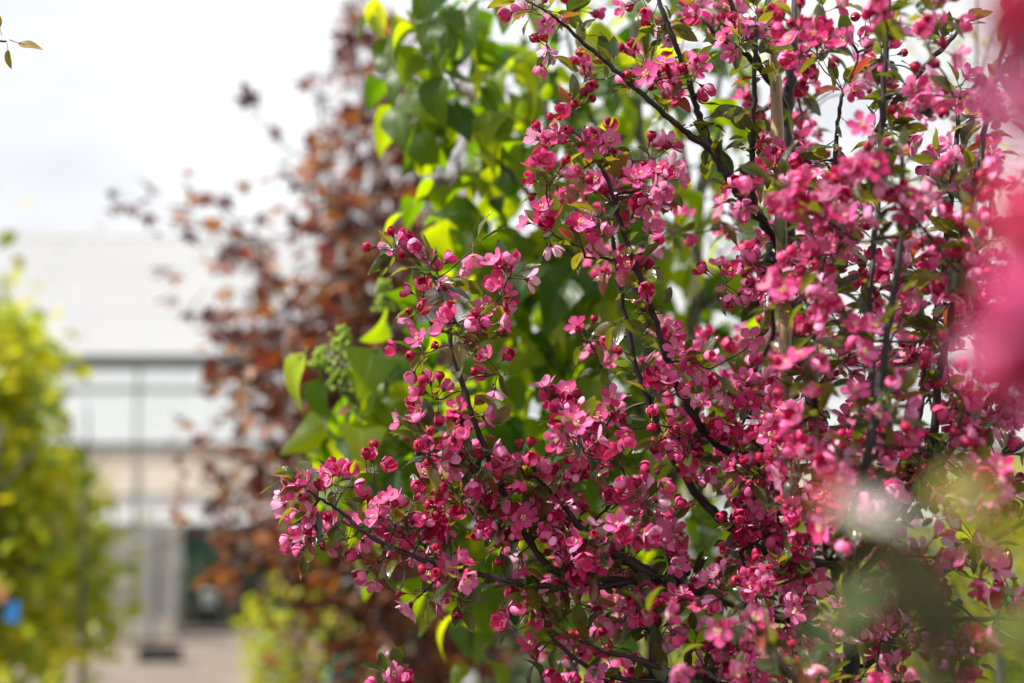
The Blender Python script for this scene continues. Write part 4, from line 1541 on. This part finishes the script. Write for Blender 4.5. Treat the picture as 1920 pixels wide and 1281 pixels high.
# fine-leaved sapling on the right, pale and sparse
rs = np.random.default_rng(91)
FL = [with_petiole(outline_leaf(0.026, 0.011, 2, 4, prof_ellip, fold=0.3, curl=0.3), 0.006, 0.0005) for _ in range(2)]
FL_mesh = [to_mesh('leaf', t, [M['gold_leaf']]) for t in FL]
pts, zz = [], 3.7
st = []
b = at(1840, 900, zz)
ft = np.array([b[0], b[1], 0.0])
t1 = at(1835, -60, zz)
tr = catmull([ft, ft + (t1 - ft) * 0.35 + (0.02, 0, 0), ft + (t1 - ft) * 0.7 + (-0.02, 0, 0), t1], 8)
st.append((tr, np.linspace(0.016, 0.003, len(tr))))
for (x0, y0, x1, y1) in ((1838, 330, 1690, 60), (1838, 420, 1905, 270), (1838, 200, 1740, 40), (1838, 420, 1620, 300), (1836, 500, 1380, 290), (1838, 150, 1900, 20), (1836, 520, 1910, 420)):
    a0, e = at(x0, y0, zz), at(x1, y1, zz + rs.uniform(-0.2, 0.2))
    c_ = catmull([a0, (a0 + e) / 2 + (0, 0, 0.03), e], 8)
    st.append((c_, np.linspace(0.005, 0.0012, len(c_))))
    for q in range(46):
        t = rs.uniform(0.35, 1.0)
        pts.append(c_[min(len(c_) - 1, int(t * len(c_)))] + rs.normal(0, 0.035, 3))
gold_tree('sapling', pts, ft, st, 'slender sapling with tiny pale green leaves against the sky at upper right', 'tree', 92, temps=FL, meshes=FL_mesh, r_tip=0.0007, frac=0.4, bark='bark_green', size=(0.7, 1.3))

# ------------------------------------------------------------------ inside and in front of the greenhouse
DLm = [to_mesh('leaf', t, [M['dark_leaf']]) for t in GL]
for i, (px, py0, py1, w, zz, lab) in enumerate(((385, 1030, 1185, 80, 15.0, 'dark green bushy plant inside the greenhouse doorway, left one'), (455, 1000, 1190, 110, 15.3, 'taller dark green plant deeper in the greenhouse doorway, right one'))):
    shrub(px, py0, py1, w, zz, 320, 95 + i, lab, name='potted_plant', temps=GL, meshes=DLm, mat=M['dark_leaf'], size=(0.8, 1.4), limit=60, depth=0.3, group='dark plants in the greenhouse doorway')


def pot_at(px, py, zz, r, h, mat, label, z0=None):
    p = at(px, py, zz)
    t = tube([(0, 0, 0), (0, 0, 0.008), (0, 0, h * 0.85), (0, 0, h * 0.86), (0, 0, h), (0, 0, h * 0.93)], [r * 0.68, r * 0.7, r * 0.93, r, r * 1.02, r * 0.85], 20)
    o = tag(place('plant_pot', to_mesh('plant_pot', t, [mat])), label, 'pot')
    o.location = tuple(p if z0 is None else (p[0], p[1], z0))
    return o


pstand = at(412, 1190, 14.6)
bench = thing('display_bench', (pstand[0], pstand[1], 0), 'low dark slatted bench holding pots inside the greenhouse doorway', 'bench')
for k in range(5):
    place('slat', to_mesh('slat', box((-0.36, -0.2 + k * 0.085, 0.20), (0.36, -0.2 + k * 0.085 + 0.065, 0.222)), [M['gutter']], False), bench)
for sx in (-0.32, 0.32):
    for sy in (-0.17, 0.17):
        place('leg', to_mesh('leg', box((sx - 0.02, sy - 0.02, 0.0), (sx + 0.02, sy + 0.02, 0.198)), [M['gutter']], False), bench)
pot_at(432, 1140, 14.6, 0.10, 0.19, M['terracotta'], 'small terracotta pot standing on the low bench in the doorway', 0.223)
pot_at(393, 1150, 14.55, 0.085, 0.15, M['white'], 'small white pot standing on the low bench left of the terracotta one', 0.223)

cr0 = at(300, 1218, 11.8)
crate = thing('plant_crate', (cr0[0], cr0[1], 0.007), 'black plastic crate lying on the gravel path before the greenhouse door', 'crate')
for (lo, hi, nm) in (((-.16, -.11, 0), (.16, .11, .012), 'base'), ((-.16, -.11, .0125), (-.15, .11, .11), 'side_panel'), ((.15, -.11, .0125), (.16, .11, .11), 'side_panel'), ((-.149, -.11, .0125), (.149, -.10, .11), 'end_panel'), ((-.149, .10, .0125), (.149, .11, .11), 'end_panel')):
    place(nm, to_mesh(nm, box(lo, hi), [M['black_plastic']], False), crate)
# steel trolley by the left door jamb
tl = at(238, 1190, 13.2)
trol = thing('plant_trolley', (tl[0], tl[1], 0.0), 'grey steel plant trolley with shelves left of the greenhouse door', 'trolley')
for sx in (-0.2, 0.2):
    for sy in (-0.15, 0.15):
        place('post', to_mesh('post', box((sx - 0.012, sy - 0.012, 0.06), (sx + 0.012, sy + 0.012, 1.25)), [M['steel']], False), trol)
        place('wheel', to_mesh('wheel', tube([(sx - 0.012, sy, 0.035), (sx + 0.012, sy, 0.035)], [0.033, 0.033], 12), [M['rubber']]), trol)
for z in (0.16, 0.55, 0.92):
    place('shelf', to_mesh('shelf', box((-0.185, -0.135, z), (0.185, 0.135, z + 0.018)), [M['steel']], False), trol)

# white label stake and teal plastic at the foot of the maple
ls = at(880, 1290, 4.3)
stake = thing('label_stake', (ls[0], ls[1], 0), 'white plant label on a stake at the bottom under the lilac', 'label')
place('stake', to_mesh('stake', box((-0.006, -0.004, 0), (0.006, 0.004, ls[2] - 0.04)), [M['white']], False), stake)
place('plate', to_mesh('plate', box((-0.022, -0.002, ls[2] - 0.038), (0.022, 0.002, ls[2] + 0.05)), [M['white']], False), stake)
tq = at(640, 1250, 6.5)
tb = thing('plant_stake_bag', (tq[0], tq[1], 0), 'teal green plastic sleeve standing among low shrubs under the copper maple', 'bag')
place('sleeve', to_mesh('sleeve', tube([(0, 0, 0), (0.01, 0, 0.3), (0.0, 0.01, 0.6), (0.015, 0, tq[2] - 0.02), (0.01, 0, tq[2] + 0.04)], [0.06, 0.07, 0.075, 0.085, 0.05], 9), [M['teal']]), tb)

# ------------------------------------------------------------------ twig tip at upper left, from a tree beside the frame
rs = np.random.default_rng(101)
tip = at(12, 78, 1.93)
ft = np.array([-1.12, 1.9, 0.0])
tr = catmull([ft, (-1.11, 1.92, 0.8), (-1.14, 1.9, 1.6), (-1.13, 1.9, 2.3), (-1.15, 1.9, 2.8)], 6)
br = catmull([tr[14], tr[14] + np.array([0.15, 0, 0.22]), tip + np.array([-0.14, 0, -0.03]), tip + np.array([-0.04, 0, 0.0]), tip], 6)
yt = thing('apple_tree', ft, 'young tree whose yellowing twig tip enters at the upper left corner', 'tree')
place('trunk', to_mesh('trunk', tube(tr - ft, np.linspace(0.02, 0.008, len(tr)), 8), [M['bark']]), yt)
place('branch', to_mesh('branch', tube(br - ft, np.linspace(0.006, 0.0012, len(br)), 6), [M['bark']]), yt)
yleaf = leaf_mat('yellowing leaf', [(0.0, (0.20, 0.16, 0.018)), (1.0, (0.24, 0.13, 0.016))], [(0.0, (0.46, 0.36, 0.02)), (1.0, (0.44, 0.26, 0.02))], tr=0.35, rough=0.4, spec=0.4, vein=0.4, bump=0.4)
YL = [to_mesh('leaf', t, [yleaf]) for t in CL[:4]]
for (px, py, dx, dy, f, s, k) in ((18, 76, 0.92, 0.28, (0.1, -0.9, 0.45), 1.1, 0), (14, 82, 0.12, 1.0, (-0.3, -0.9, 0.3), 0.75, 1), (3, 66, -0.2, -1.0, (0.1, -0.9, 0.2), 0.9, 2), (0, 82, -0.4, 0.8, (0.2, -0.9, 0.3), 0.9, 3), (-40, 80, -0.2, 0.9, (0.2, -0.9, 0.3), 1.1, 1), (-60, 70, 0.1, -0.9, (0.2, -0.9, 0.3), 1.1, 0)):
    place('leaf', YL[k], yt, rel(aim_leaf(px, py, 1.93, dx, dy, -0.1, f, s), ft))

# ------------------------------------------------------------------ near crabapple, far out of focus at the right
ft = np.array([0.42, 0.56, 0.0])
nt = thing('crabapple_tree', ft, 'blurred crabapple closest to the lens, pink and green along the right edge', 'tree')
tr = catmull([ft, (0.41, 0.56, 0.6), (0.43, 0.55, 1.2), (0.42, 0.56, 1.9)], 6)
place('trunk', to_mesh('trunk', tube(tr - ft, np.linspace(0.016, 0.009, len(tr)), 8), [M['bark']]), nt)


def near_branch(spec):
    P, R = branch_px(spec, 6)
    a0 = tr[np.argmin(np.linalg.norm(tr - P[0], axis=1))]
    P = np.concatenate([[a0, (a0 + P[0]) / 2 + (0, 0, 0.01)], P]); R = np.concatenate([[R[0] * 1.3, R[0] * 1.1], R])
    place('branch', to_mesh('branch', tube(P - ft, R, 7), [M['bark']]), nt)
    return P


near_branch([(2080, 700, 0.49, 3), (2010, 560, 0.49, 2.5), (1960, 440, 0.49, 2)])
near_branch([(2120, 260, 0.49, 3), (2020, 130, 0.49, 2.5), (1960, 60, 0.49, 2)])
near_branch([(2050, 1500, 0.45, 4), (1850, 1330, 0.56, 3.5), (1760, 1200, 0.56, 3), (1735, 1080, 0.56, 2.5), (1710, 1010, 0.56, 2)])
rs = np.random.default_rng(111)
NEAR = [(1985, 420, .48, 'globe'), (1935, 440, .50, 'bud'), (1965, 480, .48, 'globe'), (1925, 520, .49, 'globe'), (1960, 560, .47, 'globe'), (1990, 620, .48, 'cup'), (1910, 610, .50, 'globe'), (1945, 650, .48, 'globe'), (1985, 720, .50, 'cup'), (1915, 690, .50, 'globe'),
        (1995, 380, .49, 'globe'), (1945, 400, .52, 'bud'), (1900, 570, .52, 'globe'), (1890, 655, .52, 'cup'), (1985, 520, .48, 'globe'), (1985, 690, .48, 'globe'), (1950, 605, .50, 'globe'), (1925, 470, .52, 'bud'), (1930, 560, .50, 'bud'), (1955, 690, .5, 'globe'),
        (1945, 20, .50, 'globe'), (1975, 90, .48, 'globe'), (1930, 90, .50, 'bud'), (1910, 215, .52, 'cup'), (1940, 195, .50, 'open'), (1990, 10, .48, 'globe'), (1960, 150, .50, 'globe'), (1915, 40, .52, 'globe'), (1950, 235, .52, 'cup')]
NEAR += [(x + rs.uniform(-14, 22), y + rs.uniform(-25, 25), z + rs.uniform(0.0, 0.03), k) for x, y, z, k in NEAR if y > 430 or y < 160]
for q_, (px, py, z, k) in enumerate(NEAR):
    sc_ = 1.0
    if k in ('globe', 'bud') and q_ % 3 != 1:
        k, sc_ = 'bud', 1.7
    px -= 12 if py < 320 else 0
    b = BL[k][rs.integers(len(BL[k]))]
    d = nrm(np.array([-0.5, -0.5, 0.3]) + rs.normal(0, 0.4, 3))
    R = frame_from(d, rs.uniform(0, 6))
    Mw = mat4(R, at(px, py, z) - R @ b.Mf[:3, 3] * sc_, sc_)
    place('blossom' if k != 'bud' else 'bud', b.mesh, nt, rel(Mw, ft))
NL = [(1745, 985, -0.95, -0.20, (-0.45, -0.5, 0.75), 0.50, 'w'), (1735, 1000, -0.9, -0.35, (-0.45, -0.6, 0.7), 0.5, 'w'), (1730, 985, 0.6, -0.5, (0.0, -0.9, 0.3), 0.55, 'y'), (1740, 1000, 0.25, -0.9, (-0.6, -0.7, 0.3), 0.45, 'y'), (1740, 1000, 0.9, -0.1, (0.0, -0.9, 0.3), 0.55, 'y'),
      (1550, 960, 0.75, 0.45, (0.2, -0.8, -0.5), 0.8, 'd'), (1660, 960, 0.4, 0.9, (0.1, -0.9, -0.2), 0.8, 'd'), (1590, 1040, 0.6, 0.5, (0.1, -0.9, 0.1), 0.7, 'd'), (1760, 950, -0.3, 0.7, (0.3, -0.9, -0.2), 0.7, 'd'),
      (1560, 1080, 0.9, 0.3, (0.1, -0.9, 0.1), 0.8, 'd'), (1700, 1060, 0.2, 0.9, (0.1, -0.9, 0.1), 0.8, 'd'), (1690, 1060, -0.8, 0.5, (-0.2, -0.8, 0.4), 0.45, 'g'), (1680, 1130, -0.9, 0.3, (-0.2, -0.8, 0.4), 0.6, 'g'), (1800, 1260, 0.4, -0.4, (0.1, -0.7, 0.6), 0.8, 'g'), (1810, 1280, 0.8, -0.3, (0.0, -0.6, 0.8), 0.8, 'g'), (1780, 1200, 0.8, -0.2, (0.0, -0.6, 0.8), 0.7, 'y'), (1640, 950, -0.8, -0.2, (-0.2, -0.8, 0.4), 0.35, 'o'),
      (2030, 530, -0.8, 0.2, (0.0, -0.9, 0.3), 0.35, 'o')]
flat = {}
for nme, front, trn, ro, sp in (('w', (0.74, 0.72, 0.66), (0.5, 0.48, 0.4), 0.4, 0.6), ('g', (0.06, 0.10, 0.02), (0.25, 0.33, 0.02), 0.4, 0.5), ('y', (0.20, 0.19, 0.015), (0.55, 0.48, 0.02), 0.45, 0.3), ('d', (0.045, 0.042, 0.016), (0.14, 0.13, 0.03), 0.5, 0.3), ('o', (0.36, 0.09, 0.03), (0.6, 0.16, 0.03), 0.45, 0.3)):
    lm = leaf_mat('near leaf ' + nme, [(0.0, front), (1.0, front)], [(0.0, trn), (1.0, trn)], tr=0.3, rough=ro, spec=sp, vein=0.1, bump=0.1)
    flat[nme] = [to_mesh('leaf', t, [lm]) for t in CL[:5]]
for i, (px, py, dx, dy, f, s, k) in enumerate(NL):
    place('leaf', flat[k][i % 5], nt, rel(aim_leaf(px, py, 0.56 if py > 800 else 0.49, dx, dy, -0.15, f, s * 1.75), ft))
